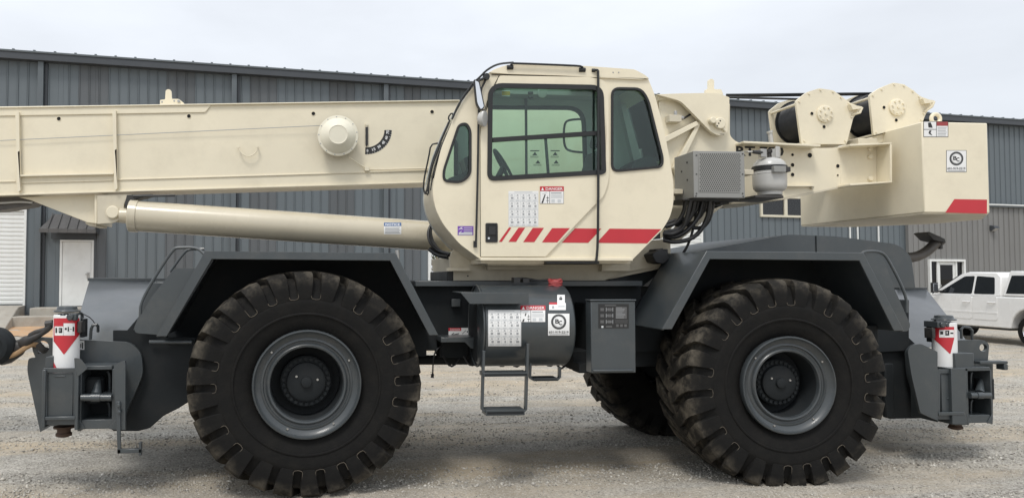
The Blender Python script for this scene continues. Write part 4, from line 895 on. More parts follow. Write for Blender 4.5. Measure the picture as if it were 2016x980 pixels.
def rx(a, c):
    X = 1845 + (a - 85) * .87 if a <= 150 else 1902 + (a - 150) * .67
    if 100 < a < 160 and c < 731: X = 1859.5 + (a - 131) * .76
    return (X, 637 + (c - 622) * .88)
ro = outrigger('outrigger', rx, 0.52, rnd([(1786, 690), (1800, 678), (1843, 692), (1843, 700), (1880, 700), (1880, 670), (1935, 668), (1948, 676), (1945, 710), (1955, 716), (1955, 826), (1845, 826), (1815, 822), (1790, 740)], [10, 8, 2, 0, 0, 6, 8, 12, 4, 2, 2, 0, 8, 10]), (1936, 684, 7.5), True)
pl(rnd([(1787, 690), (1795, 679), (1813, 676), (1846, 692), (1846, 827), (1838, 824), (1812, 812), (1795, 740)], [6, 6, 6, 2, 0, 2, 4, 8]), 7.08, 7.11, 'grey', 'guard_plate', .006)

# ---------------------------------------------------------------- turntable and superstructure
YS = 7.55
b = MB(); c = P(1040, 535, YC); b.lathe((c.x, YC, P(1040, 553, 7.5).z - .02), (0, 0, 1), [(0, .68), (.05, .68), (.06, .62), (.22, .62)], 'grey_dark', 64); part(b, 'slewing_ring', 0)
b = MB(); addpl(b, rnd([(886, 527), (886, 497), (905, 480), (930, 500), (1320, 470), (1320, 520), (1225, 536), (1190, 552), (893, 552), (893, 533), (886, 533)], [4, 14, 3, 0, 0, 12, 8, 0, 0, 3, 2]), YS, YS + .03, 'cream_dusty')
b.pbox(881, 527, 925, 533, YS - .12, YS - .002, 'cream_dusty'); b.pbox(960, 520, 1060, 531, YS - .1, YS - .004, 'cream_dusty'); b.pbox(1185, 517, 1240, 533, YS - .1, YS - .004, 'cream_dusty')
bolt(b, 921, 543, YS, .008, .003, 'hole'); part(b, 'turntable_plate', .006)
b = MB(); b.pbox(880, 534, 893, 553, YS + .02, 8.8, 'black'); part(b, 'slew_seal', .006)
b = MB(); addpl(b, [(886, 505), (1320, 480), (1320, 525), (1190, 552), (893, 552)], YS + .04, 8.95, 'cream_dusty'); part(b, 'turntable_body', .006)
pl([(1200, 534), (1270, 534), (1305, 512), (1330, 512), (1262, 566), (1200, 566)], 7.8, 8.6, 'grey', 'deck_plate', .005)
b = MB(); b.pbox(1290, 490, 1316, 512, 7.4, 7.6, 'black'); b.plate(PL([(1283, 500), (1305, 488), (1322, 508), (1306, 520), (1290, 516)], 7.35), (0, .25, 0), 'black'); part(b, 'swing_box', .01)
# rear mast plates, counterweight arm
YA = 7.72
mast = rnd([(1300, 190), (1330, 190), (1437, 205), (1437, 268), (1448, 278), (1462, 284), (1580, 292), (1655, 291), (1655, 367), (1540, 390), (1440, 398), (1330, 440), (1302, 470), (1302, 300)], [0, 0, 0, 12, 4, 6, 0, 0, 0, 6, 10, 6, 0, 0])
b = MB(); addpl(b, mast, YA, YA + .04, 'cream'); addpl(b, mast, 2 * YC - YA - .04, 2 * YC - YA, 'cream')
for (px, py, r) in ((1560, 305, 3), (1594, 306, 5), (1560, 325, 4), (1560, 344, 4), (1649, 327, 4), (1649, 345, 2)): hole(b, px, py, YA, r)
superst = part(b, 'superstructure_plate', .006)
b = MB(); b.plate([P(1448, 283, YA), P(1597, 290, YA), P(1597, 294, YA), P(1448, 287, YA)], (0, -.16, 0), 'cream'); b.build('top_flange', superst, bevel=.004)
b = MB(); b.plate([P(1540, 366, YA), P(1598, 366, YA), P(1598, 368, YA), P(1540, 368, YA)], (0, -.05, 0), 'cream'); bolt(b, 1597, 370, YA, .018, .03, 'cream_dusty'); b.build('pipe_clip', superst)
b = MB(); b.plate([P(1545, 388, YA), P(1655, 366, YA), P(1657, 370, YA), P(1545, 393, YA)], (0, .9, 0), 'cream_dusty'); b.plate([P(1440, 396, YA), P(1545, 388, YA), P(1545, 393, YA), P(1440, 402, YA)], (0, .9, 0), 'cream_dusty'); b.build('bottom_flange', superst, bevel=.003)
b = MB(); addpl(b, [(1655, 291), (1729, 290), (1729, 363), (1655, 367)], YA + .001, YA + .04, 'cream')
b.plate(PL([(1649, 290), (1730, 287), (1730, 290), (1649, 294)], YA), (0, -.20, 0), 'cream'); b.plate(PL([(1649, 366), (1730, 361), (1730, 364), (1649, 370)], YA), (0, -.20, 0), 'cream'); b.plate(PL([(1726, 288), (1730, 288), (1730, 363), (1726, 363)], YA), (0, -.20, 0), 'cream')
for py in (293, 309, 352): bolt(b, 1712, py, YA, .03, .03, 'cream')
b.build('mounting_bracket', superst, bevel=.004)
b = MB(); b.plate([P(1360, 400, YA), P(1424, 392, YA), P(1425, 404, YA), P(1330, 480, YA), P(1310, 480, YA)], (0, .05, 0), 'cream_dusty'); b.build('gusset', superst, bevel=.004)
# inner mast ribs and pivot
b = MB(); addpl(b, [(1304, 272), (1372, 238), (1376, 246), (1308, 282)], YA - .08, YA - .002, 'cream'); addpl(b, [(1326, 330), (1374, 240), (1380, 244), (1332, 345)], YA - .06, YA - .003, 'cream'); b.build('rib', superst, bevel=.004)
b = MB(); b.pbox(1318, 226, 1342, 240, YA - .10, YA - .003, 'cream_dusty'); b.tube([P(1316, 236, YA - .06), P(1345, 232, YA - .06)], .026, 'steel', 10); b.tube([P(1330, 232, YA - .08), P(1330, 219, YA - .08)], .018, 'steel', 8)
b.tube([P(1345, 234, YA - .05), P(1362, 224, YA - .03)], .012, 'hose', 8); b.build('hydraulic_valve', superst, bevel=.003)
# the pivot head of the boom with its pin
head = rnd([(1292, 186), (1345, 184), (1412, 183), (1436, 192), (1436, 204), (1433, 262), (1418, 268), (1402, 262), (1340, 199)], [0, 0, 10, 10, 6, 10, 10, 12, 10])
b = MB(); addpl(b, head, YA - .10, YA - .055, 'cream'); addpl(b, [(1292, 186), (1345, 184), (1412, 183), (1436, 192), (1436, 204), (1432, 210), (1410, 196), (1340, 196), (1300, 196)], YA - .05, 2 * YC - YA + .1, 'cream')
ph = part(b, 'boom_pivot_head', .012)
b = MB(); c = P(1415, 244, YA - .1); b.lathe((c.x, c.y, c.z), (0, -1, 0), [(0, .058), (.035, .058), (.04, .052)], 'cream', 28); c2 = P(1399, 239, YA - .1); b.lathe((c2.x, c2.y, c2.z), (0, -1, 0), [(0, .034), (.06, .034), (.065, .028)], 'cream', 16)
for a, d_ in ((1415, 243), (1418, 238), (1412, 248)): bolt(b, a, d_, YA - .14, .008, .003, 'hole')
b.tube([P(1422, 252, YA - .11), P(1428, 258, YA - .11)], .014, 'cream', 8); b.build('pivot_pin', ph)
b = MB(); addpl(b, rnd([(1396, 157), (1401, 155), (1406, 158), (1406, 176), (1420, 176), (1424, 186), (1390, 186), (1390, 176), (1396, 176)], [4, 3, 4, 2, 2, 0, 0, 2, 2]), YA + .1, YA + .14, 'cream'); part(b, 'lifting_lug', .004)

# ---------------------------------------------------------------- counterweight
cwY0, cwY1 = 7.23, 9.27
A = P(1815, 240, cwY0); Bm = P(1943, 242, cwY0); Az = P(1815, 418, cwY0).z; Bz = P(1943, 420, cwY0).z
ztop, zbot = (A.z + Bm.z) / 2 , (Az + Bz) / 2
plan = [(A.x, cwY0), (Bm.x, cwY0), (Bm.x + .55, 7.9), (Bm.x + .55, 8.6), (Bm.x, cwY1), (A.x, cwY1)]
b = MB(); b.plate([Vector((x, y, zbot)) for x, y in plan], (0, 0, ztop - zbot), 'cream'); cw = part(b, 'counterweight', .012)
b = MB(); b.plate([Vector((x * .985 + (A.x + .3) * .015, y * .985 + 8.25 * .015, zbot - .012)) for x, y in plan], (0, 0, .0115), 'cream_dusty'); b.build('base_plate', cw)
b = MB(); c = P(1842, 234, 7.5); ring = [(c.x + .05 * math.cos(a), 7.5, c.z + .05 * math.sin(a)) for a in [k * math.pi / 10 for k in range(21)]]; b.tube(ring, .02, 'cream', 10); b.box((c.x - .05, 7.47, ztop), (c.x + .05, 7.53, c.z - .03), 'cream'); b.build('lifting_eye', cw)
D = Decal(on_plane(cwY0)); D.poly([(1879, 392), (1943.2, 393), (1943.2, 420.5), (1861, 418.5)], 'red'); D.build('red_stripe', cw)
def company_decal(D, x0, y0, x1, y1, nx=1, ny=1):
    W_, H_ = x1 - x0, y1 - y0; D.rect(x0, y0, x1, y1, 'ink', 0, nx, ny); m_ = W_ * .02; D.rect(x0 + m_, y0 + m_, x1 - m_, y1 - m_, 'white', 1, nx, ny)
    cx, cy, r = (x0 + x1) / 2, y0 + H_ * .38, W_ * .34
    def ringpoly(r0, r1, m, l):
        for k in range(32):
            a, c = 2 * math.pi * k / 32, 2 * math.pi * (k + 1) / 32
            D.poly([(cx + r0 * math.cos(a), cy + r0 * math.sin(a)), (cx + r1 * math.cos(a), cy + r1 * math.sin(a)), (cx + r1 * math.cos(c), cy + r1 * math.sin(c)), (cx + r0 * math.cos(c), cy + r0 * math.sin(c))], m, l)
    ringpoly(r * .74, r, 'ink', 2); ringpoly(r * .86, r * .88, 'greyink', 3); ringpoly(0, r * .68, 'lightink', 2); ringpoly(0, r * .64, 'white', 3)
    D.text('B', cx - r * .46, cy - r * .36, cx + r * .06, cy + r * .22, 'ink', 5, 0, .02); D.text('C', cx - r * .02, cy - r * .16, cx + r * .44, cy + r * .42, 'ink', 5, 0, .02)
    D.text('601-919-2219', x0 + W_ * .06, y0 + H_ * .78, x1 - W_ * .06, y0 + H_ * .88, 'ink', 3, 0, .012); D.rect(x0 + W_ * .08, y0 + H_ * .92, x1 - W_ * .08, y0 + H_ * .945, 'greyink', 3, nx, 1)
D = Decal(on_plane(cwY0)); company_decal(D, 1863, 296, 1903, 339); D.build('company_decal', cw)
D = Decal(on_plane(cwY0)); D.rect(1818, 239, 1867, 270, 'ink', 0); D.rect(1819, 240, 1843, 269, 'white', 1); D.rect(1844, 240, 1866, 269, 'white', 1); D.rect(1844, 240, 1866, 248, 'redcap', 2); D.rect(1819, 254.5, 1843, 255.5, 'ink', 2)
D.poly([(1827, 242), (1832, 241), (1835, 247), (1836, 252), (1828, 251)], 'ink', 2); D.poly([(1830, 257), (1834, 257), (1832, 262), (1836, 267), (1831, 265), (1828, 262)], 'ink', 2)
for k in range(6): D.rect(1846, 251 + k * 3, 1864 - (k % 3), 252 + k * 3, 'greyink', 2)
D.build('warning_decal', cw)

# ---------------------------------------------------------------- winches and ropes
def winch(pts, axis, rp, tilt):
    b = MB(); Y0, Y1 = 7.74, 8.24; addpl(b, rnd(pts, 4, 3), Y0, Y0 + .03, 'cream'); root = part(b, 'hoist_winch', .005)
    b = MB(); b.plate([p + Vector((0, Y1 - Y0, 0)) for p in PL(rnd(pts, 4, 3), Y0)], (0, .03, 0), 'cream'); b.build('far_side_plate', root, bevel=.005); c = P(axis[0], axis[1], Y0); k = Y0 / F_PX
    b = MB(); b.lathe((c.x, Y0 + .031, c.z), (0, 1, 0), [(0, 50 * k), (.015, 50 * k), (.016, rp * k)] + [(.016 + .43 * (i + .5 * j) / 22 + .0, rp * k + (.006 if j else -.004)) for i in range(22) for j in (0, 1)] + [(.452, rp * k), (.453, 50 * k), (.468, 50 * k)], 'rope', 44); b.build('rope_drum', root)
    b = MB(); b.lathe((c.x, Y0, c.z), (0, -1, 0), [(0, 18 * k), (.022, 18 * k), (.026, 16.5 * k)], 'cream', 32)
    for i in range(8):
        a = i * math.pi / 4 + .3 + tilt; q = (c.x + 13.5 * k * math.cos(a), Y0 - .026, c.z + 13.5 * k * math.sin(a)); b.lathe(q, (0, -1, 0), [(0, 2.3 * k), (.014, 2.1 * k)], 'cream', 6)
    b.lathe((c.x, Y0 - .026, c.z), (0, -1, 0), [(0, 3.2 * k), (.012, 3 * k)], 'cream', 10); b.build('bearing_cover', root)
    b = MB()
    hole(b, axis[0] - 25, axis[1] + (-1 if not tilt else 0), Y0, 3.6); hole(b, axis[0] - 1, axis[1] + 25, Y0, 3.6); b.build('hole_rim', root)
    b = MB(); cx = sum(p[0] for p in pts) / len(pts); cy = sum(p[1] for p in pts) / len(pts)
    for (px, py) in pts: bolt(b, px + (cx - px) * .09, py + (cy - py) * .09, Y0, .012, .012, 'cream', 6)
    b.build('bolt', root)
    (tx, ty), (ux, uy) = pts[6], pts[7]
    b = MB(); b.tube([P(tx, ty, Y0 - .05), P(tx - 4, ty + 10, Y0 - .05), P(ux - 2, uy - 6, Y0 + .0)], .014, 'cream', 8); b.plate(PL([(tx - 22, ty - 6), (tx, ty - 2), (tx, ty + 2), (tx - 18, ty + 4)], Y0 - .06), (0, .06, 0), 'cream'); b.build('guard_bracket', root)
    # cross pieces joining the two side plates
    b = MB(); (a0, a1) = pts[-1], pts[-2]; 
    b.tube([P(pts[0][0] + 5, pts[0][1] + 5, Y0 + .031), P(pts[0][0] + 5, pts[0][1] + 5, Y0) + Vector((0, Y1 - Y0, 0))], .016, 'cream', 8); b.tube([P(pts[5][0] - 4, pts[5][1] + 4, Y0 + .031), P(pts[5][0] - 4, pts[5][1] + 4, Y0) + Vector((0, Y1 - Y0, 0))], .016, 'cream', 8)
    p0, p1 = P(pts[9][0], pts[9][1], Y0 + .031), P(pts[8][0], pts[8][1], Y0 + .031); b.plate([p0, p1, p1 + Vector((0, 0, .02)), p0 + Vector((0, 0, .02))], (0, Y1 - Y0 - .032, 0), 'cream'); b.build('spacer', root, bevel=.003)
    return root
M['rope'] = paint('dark_wire_rope', (0.028, 0.03, 0.033), 0.45, 0.15, 6, dirt=(0.09, 0.08, 0.07), damt=0.4, metallic=0.3)
winch([(1567, 199), (1588, 182), (1613, 174), (1640, 178), (1657, 190), (1674, 203), (1697, 212), (1680, 232), (1667, 284), (1578, 284)], (1623, 225), 45, 0)
winch([(1712, 187), (1731, 174), (1758, 163), (1779, 166), (1798, 178), (1812, 190), (1839, 200), (1822, 226), (1817, 240), (1720, 267)], (1765, 212), 45, .28)
b = MB(); b.plate([P(1655, 291, 7.78), P(1690, 288, 7.78), P(1715, 270, 7.78), P(1815, 243, 7.78), P(1815, 262, 7.78), P(1655, 300, 7.78)], (0, .5, 0), 'cream'); b.pbox(1690, 272, 1728, 288, 7.7, 7.9, 'cream_dusty'); part(b, 'winch_bed', .005)
b = MB(); b.tube([P(1519, 284, 7.85), P(1516, 262, 7.85)], .024, 'tankgrey', 10); b.tube([P(1516, 262, 7.85), P(1515, 258, 7.85)], .032, 'tankgrey', 10); part(b, 'winch_hose_fitting', 0)
for (a, c, YY) in (((1430, 187), (1716, 184), 8.0), ((1430, 192), (1592, 196), 7.95), ((1430, 190), (1720, 186), 8.15)):
    b = MB(); b.tube([P(*a, YY), P(*c, YY)], .0125, 'rope', 8); part(b, 'hoist_rope', 0)

# ---------------------------------------------------------------- boom and lift cylinder
YB = 8.25; BB = 0.5
bt = [(-520, 222), (0, 212), (404, 206), (905, 198), (1292, 190)]; bb_ = [(-520, 398), (0, 384), (420, 371), (845, 359), (1292, 347)]
b = MB(); addpl(b, bt + bb_[::-1], YB, YB + BB, 'cream'); boom = part(b, 'boom', .012)
b = MB(); addpl(b, [(-520, 219), (0, 210), (418, 204.5), (404, 221.5), (0, 228.5), (-520, 238)], YB - .014, YB - .001, 'cream'); b.build('top_doubler', boom, bevel=.004)
b = MB(); addpl(b, [(-520, 220.5), (0, 210.5), (905, 196.6), (905, 199), (0, 213), (-520, 223)], YB - .03, YB + BB + .03, 'cream'); b.build('top_plate', boom, bevel=.004)
for px, y0, y1 in ((34, 220, 378), (225, 217, 374)):
    b = MB(); addpl(b, rnd([(px - 4, y0 + 4), (px - 1, y0 - 2), (px + 3, y0), (px + 6, y1 - 4), (px + 3, y1), (px, y1)], 1), YB - .05, YB - .0145, 'cream'); b.build('rib', boom, bevel=.004)
b = MB(); addpl(b, [(39, 344), (223, 340.5), (223, 343.5), (39, 347.5)], YB - .045, YB - .001, 'cream'); b.build('ledge', boom, bevel=.003)
b = MB(); addpl(b, [(232, 352.5), (850, 334.5), (850, 336.5), (232, 355)], YB - .012, YB - .001, 'cream'); addpl(b, [(-520, 368), (30, 356), (30, 358), (-520, 370)], YB - .012, YB - .001, 'cream'); addpl(b, [(39, 359), (222, 354), (222, 356), (39, 361)], YB - .012, YB - .001, 'cream'); b.build('weld_seam', boom, bevel=.003)
b = MB(); addpl(b, [(-520, 396), (0, 382), (420, 369.5), (845, 357.5), (845, 360), (420, 372.5), (0, 385.5), (-520, 400)], YB - .02, YB - .001, 'cream'); b.build('bottom_flange', boom, bevel=.003)
b = MB(); 
for px, py in ((116, 234), (372, 229), (617, 224), (850.5, 220.5)): hole(b, px, py, YB, 3.6)
b.build('wear_pad_port', boom)
b = MB(); b.tube([P(-520, 292, YB - .03), P(0, 277, YB - .03), P(320, 262, YB - .03), P(640, 247, YB - .05)], .0035, 'greyink', 6); b.build('length_cable', boom)
b = MB(); b.tube([P(470, 290, YB), P(470, 289, YB - .05), P(472, 297, YB - .05), P(480, 306, YB - .05), P(490, 308, YB - .05), P(499, 305, YB - .05), P(506, 297, YB - .05), P(507, 288, YB - .05), P(507, 289, YB)], .006, 'cream', 8, 1); bolt(b, 470, 290, YB - .04, .013, .016, 'cream'); bolt(b, 507, 289, YB - .04, .013, .016, 'cream'); b.build('grab_ring', boom)
b = MB(); addpl(b, rnd([(315, 207), (315, 197), (325, 196), (326, 178), (331, 175.5), (337, 178), (338, 195), (352, 195), (362, 203), (363, 207)], [0, 2, 2, 4, 3, 4, 2, 3, 4, 0]), YB + .2, YB + .23, 'cream'); bolt(b, 319, 201, YB + .2, .01, .004, 'greyink'); bolt(b, 343, 199, YB + .2, .01, .004, 'greyink'); bolt(b, 352, 200, YB + .2, .016, .02, 'greyink'); b.build('lifting_lug', boom, bevel=.004)
# cable reel dome
c = P(665, 273, YB); b = MB(); b.lathe((c.x, YB, c.z), (0, -1, 0), [(0, .18), (.10, .19), (.14, .205)], 'black', 48, False, False)
b.lathe((c.x, YB, c.z), (0, -1, 0), [(.135, .214), (.142, .217), (.16, .217), (.166, .213), (.17, .19), (.195, .168), (.235, .115), (.245, .104), (.248, .098), (.244, .092), (.244, .0)], 'reel', 56, True, False)
for k in range(13):
    a = k * 2 * math.pi / 13 + .2; b.lathe((c.x + .203 * math.cos(a), YB - .166, c.z + .203 * math.sin(a)), (0, -1, 0), [(0, .007), (.005, .006)], 'greyink', 8)
b.build('cable_reel', boom, angle=25)
b = MB(); b.tube([P(686, 309, YB - .1), P(700, 318, YB - .04), P(718, 330, YB - .02), P(730, 334, YB - .02), P(850, 331, YB - .02)], .007, 'cream', 8, 1); b.pbox(718, 327, 727, 336, YB - .04, YB - .001, 'cream'); b.build('cable_conduit', boom)
b = MB(); addpl(b, [(719.5, 250), (724.5, 250), (724.5, 285), (722, 289), (719.5, 285)], YB - .02, YB - .008, 'ink'); bolt(b, 722, 245.5, YB, .016, .024, 'cream'); addpl(b, [(720.5, 245), (723.5, 245), (723.5, 251), (720.5, 251)], YB - .018, YB - .009, 'cream'); b.build('angle_pointer', boom)
D = Decal(on_plane(YB)); ccx, ccy, r0, r1 = 720.5, 257, 33.5, 47
for k in range(20):
    a, c = R(92 - 93 * k / 20), R(92 - 93 * (k + 1) / 20)
    pt = lambda r, t: (ccx + r * 1.08 * math.cos(t), ccy + r * math.sin(t)); D.poly([pt(r0, a), pt(r1, a), pt(r1, c), pt(r0, c)], 'ink', 0)
for t, s_ in zip((86, 69, 53, 37, 21, 5), ('0', '15', '30', '45', '60', '75')):
    a = R(t); x, y = ccx + 39.8 * 1.08 * math.cos(a), ccy + 39.8 * math.sin(a); wd = 1.7 if len(s_) == 1 else 3.4
    D.text(s_, x - wd, y - 2.7, x + wd, y + 2.7, 'white', 1, R(t - 90), .03)
for k in range(16):
    a = R(87 - 88 * k / 15); pt = lambda r: (ccx + r * 1.08 * math.cos(a), ccy + r * math.sin(a)); p_, q_ = pt(45.6 if k % 3 else 44.6), pt(47); D.line(*p_, *q_, .6, 'white', 1)
D.build('angle_scale', boom)
# bracket and cylinder
b = MB(); addpl(b, [(36, 388), (190, 383), (187, 440), (172, 438), (60, 394)], YB + .10, YB + .13, 'cream'); addpl(b, [(186, 383), (191, 383), (191, 440), (186, 440)], YB + .02, YB + .6, 'cream')
addpl(b, rnd([(191, 384), (262, 382), (250, 390), (244, 402), (244, 424), (228, 439), (191, 441)], [0, 0, 4, 8, 12, 14, 0]), YB + .0, YB + .03, 'cream_dusty'); b.plate(PL([(168, 437), (190, 440), (190, 445), (176, 445), (168, 440)], YB + .13), (0, .4, 0), 'cream_dusty');
cb = b.build('cylinder_bracket', boom, bevel=.005)
b = MB(); addpl(b, [(-520, 395), (60, 387), (76, 392), (60, 404), (0, 414), (-520, 430)], YB + .2, YB + .45, 'exhaust'); b.tube([P(-200, 404, YB + .15), P(0, 400, YB + .15), P(40, 397, YB + .15), P(64, 399, YB + .15)], .012, 'tankgrey', 8, 1); b.build('underside_guide', boom, bevel=.004)
b = MB(); c = P(223, 418, YB); b.lathe((c.x, c.y, c.z), (0, -1, 0), [(0, .066), (.03, .066), (.036, .058)], 'cream', 30); b.lathe((c.x, c.y, c.z), (0, 1, 0), [(.1, .05), (.5, .05)], 'steel', 16); part(b, 'cylinder_pin', 0)
YL = 8.26; p0, p1 = P(256, 424.5, YL), P(905, 468, YL + .02); ax = (p1 - p0); ln = ax.length
b = MB(); b.lathe(p0, ax, [(-.10, .07), (.0, .08), (.0, .165), (.005, .171), (.085, .171), (.09, .161), (ln, .161)], 'cylpaint', 56); part(b, 'lift_cylinder', 0, angle=28)

b = MB(); b.tube([P(228, 419, 8.36), P(262, 423, 8.36)], [.10, .10], 'cream_dusty', 16); b.plate(PL([(250, 384), (300, 382), (282, 388), (264, 392), (254, 402), (250, 410), (247, 410), (246, 398)], 8.20), (0, .2, 0), 'iron'); part(b, 'cylinder_eye', 0)
b = MB(); b.tube([P(262, 386, 8.2), P(345, 385, 8.2)], .012, 'rope', 8); part(b, 'bleed_line', 0)
def lift_proj(x, y, l):
    d = ray(x, y); u = ax.normalized(); rr = .161 + .002 + .0012 * l; m_ = CAM - p0; dp = d - u * d.dot(u); mp_ = m_ - u * m_.dot(u); a = dp.dot(dp); bq = 2 * dp.dot(mp_); c = mp_.dot(mp_) - rr * rr
    return CAM + d * ((-bq - math.sqrt(max(0, bq * bq - 4 * a * c))) / (2 * a))
D = Decal(lift_proj); D.rect(756, 438, 790, 461, 'white', 0, 1, 8); D.rect(756, 438, 790, 445, 'blue', 1, 1, 3); D.text('NOTICE', 759, 439.5, 787, 444, 'white', 2, 0, .02)
for k in range(5): D.rect(758, 447 + k * 2.7, 788 - 2 * (k % 2), 448.3 + k * 2.7, 'greyink', 1)
D.build('notice_decal', crane)
g = random.Random(4)
b = MB()
for k in range(3): b.tube([P(856 - 2 * k, 432 + 4 * k, 7.9 + .06 * k), P(842 + k * 2, 455, 7.85 + .06 * k), P(846 + 3 * k, 478, 7.8 + .06 * k), P(862 + 3 * k, 494 + k, 7.8), P(886, 500 + 2 * k, 7.7)], .018, 'hose', 9, 2)
b.tube([P(846, 490, 7.9), P(862, 502, 7.85), P(884, 505, 7.7)], .028, 'hose', 9, 1); part(b, 'hydraulic_hose', 0)

# ---------------------------------------------------------------- cab
CY, CB = 6.95, 7.68
side = rnd([(946, 510), (936, 503), (905, 480), (872, 441), (857, 410), (851, 378), (856, 348), (870, 290), (894, 232), (918, 188), (944, 156), (975, 135), (1005, 128), (1060, 128), (1150, 132), (1245, 139), (1275, 152), (1290, 190), (1306, 250), (1318, 310), (1326, 360), (1326, 402), (1318, 430), (1304, 452), (1246, 510)], [0, 2, 10, 14, 14, 14, 14, 12, 12, 12, 12, 12, 8, 0, 0, 12, 6, 10, 10, 10, 14, 14, 12, 4, 0])
W_side = rnd([(964, 166), (1186, 170), (1191, 338), (1186, 341), (962, 354)], [26, 22, 14, 14, 14], 6)
W_rear = rnd([(1206, 174), (1262, 175), (1276, 196), (1305, 312), (1303, 328), (1206, 337)], [14, 14, 14, 10, 14, 14], 5)
W_front = rnd([(904, 246), (918, 243), (926, 256), (926, 344), (908, 359), (874, 356), (874, 336)], [10, 6, 8, 12, 12, 12, 14], 5)
b = MB(); addpl(b, side, CY, CY + .05, 'cream', [W_side, W_rear, W_front]); cab = part(b, 'cab', .010)
# far side of the cab, with its own big openings, laid behind the near one
near3 = PL(side, CY); shift = Vector((0, CB - CY - .05, 0))
def far_pts(pts): return [PXL(P(x, y, CY) + shift) for x, y in pts]
b = MB(); fw1 = rnd([(962, 176), (1200, 178), (1206, 350), (960, 356)], [20, 40, 14, 10], 6); fw3 = W_front
b.plate([[p + shift for p in PL(l, CY)] for l in (side, fw1, fw3)], (0, .05, 0), 'liner'); b.build('far_wall', cab, bevel=.004)
b = MB()
for l in (fw1, fw3): b.plate([[p + shift + Vector((0, -.012, 0)) for p in PL(l, CY)], [p + shift + Vector((0, -.012, 0)) for p in PL(inset(l, 8), CY)]], (0, .03, 0), 'black')
b.build('far_window_frame', cab)
b = MB()
for l in (fw1, fw3): b.plate([p + shift + Vector((0, .03, 0)) for p in PL(inset(l, 1), CY)], (0, .006, 0), 'farglass')
b.build('far_window_glass', cab)
# skin between the two sides: solid panels and the curved windshield
def skin(i0, i1, m, name, th=.02, y0=CY + .051, y1=CB - .051):
    b = MB(); n = len(side); idx = range(i0, i1 + 1); cen = P(1080, 330, CY)
    vs = []; 
    for i in idx:
        p = near3[i % n]; a = near3[(i - 1) % n]; c = near3[(i + 1) % n]; e = (c - a).normalized(); nn = Vector((-e.z, 0, e.x)); nn = nn if nn.dot(cen - p) > 0 else -nn
        for (yy, dd) in ((y0, .004), (y1, .004), (y1, .004 + th), (y0, .004 + th)): vs.append((p.x + nn.x * dd, yy, p.z + nn.z * dd))
    k = len(vs) // 4; fs = []
    for i in range(k - 1):
        for j in range(4): fs.append((4 * i + j, 4 * i + (j + 1) % 4, 4 * i + 4 + (j + 1) % 4, 4 * i + 4 + j))
    fs += [(0, 1, 2, 3), (4 * k - 1, 4 * k - 2, 4 * k - 3, 4 * k - 4)]; b.add(vs, fs, m); return b.build(name, cab, angle=50)
def nearest(px, py): return min(range(len(side)), key=lambda i: (side[i][0] - px) ** 2 + (side[i][1] - py) ** 2)
iA, iB, iC, iD, iE = nearest(868, 436), nearest(857, 345), nearest(944, 156), nearest(1276, 153), nearest(1300, 228)
n = len(side); i905 = 0
skin(0, iA, 'cream_dusty', 'floor_panel'); skin(iA, iB, 'cream_dusty', 'lower_front_panel'); skin(iB, iC, 'cabglass', 'windshield', .008); iR0, iR1 = nearest(1010, 128), nearest(1158, 133); skin(iC, iR0, 'liner', 'roof_liner'); skin(iR0, iR1, 'cabglass', 'added_roof_window', .008); skin(iR1, iD, 'liner', 'roof_liner'); iF, iG = nearest(1288, 184), nearest(1318, 312); skin(iD, iF, 'cream', 'rear_panel'); skin(iF, iG, 'farglass', 'rear_glass', .008); skin(iG, n, 'cream', 'rear_panel')  # the roof glass is unseen, added to let top light into the cab
b = MB(); a = P(950, 512, CY); c = P(1246, 512, CY); b.box((a.x, CY + .06, a.z - .03), (c.x, CB - .06, a.z + .02), 'cream_dusty'); b.build('floor', cab)
# roof cap
b = MB(); addpl(b, rnd([(962, 143), (985, 132), (1008, 126), (1150, 130), (1250, 137), (1270, 148), (1278, 155), (1262, 157), (1180, 153), (1100, 149), (1000, 146)], [4, 8, 10, 0, 14, 6, 1, 0, 0, 0, 0]), CY - .02, CY - .001, 'cream'); bolt(b, 1207, 143, CY - .02, .007, .004, 'greyink'); bolt(b, 1218, 143, CY - .02, .007, .004, 'greyink'); b.build('roof_cap', cab, bevel=.006)
b = MB(); rp = rnd([(1005, 127), (1150, 131.5), (1250, 137), (1272, 150), (1240, 150), (1005, 140)], 6); addpl(b, rp, CY + .0, CY + .12, 'cream'); b.plate([p + Vector((0, CB - CY - .12, 0)) for p in PL(rp, CY)], (0, .12, 0), 'cream'); b.build('roof_panel', cab, bevel=.01)
b = MB(); b.tube([P(968, 147, CY - .008), P(1180, 153.5, CY - .008)], .004, 'black', 6); b.build('gutter_seal', cab)
# door
door = rnd([(983, 149), (1160, 152), (1190, 158), (1198, 176), (1199, 356), (1188, 388), (1170, 404), (1074, 505), (947, 505), (946, 250)], [6, 0, 10, 10, 20, 14, 14, 2, 2, 20], 5)
b = MB(); addpl(b, door, CY - .022, CY - .002, 'cream', [W_side]); b.build('door', cab, bevel=.006)
b = MB(); b.tube([P(x, y, CY - .003) for x, y in ((983, 149), (964, 185), (950, 230), (946, 260), (946, 505))], .0035, 'hole', 5); b.build('door_seam', cab)
b = MB(); b.pbox(946, 507, 1246, 513.5, CY - .03, CY + .2, 'cream'); b.build('sill', cab, bevel=.004)
b = MB(); b.pbox(1075, 514, 1180, 519, CY + .0, CY + .5, 'iron'); b.pbox(960, 514, 1070, 522, CY + .15, CY + .5, 'cream_dusty'); b.build('door_track', cab, bevel=.003)
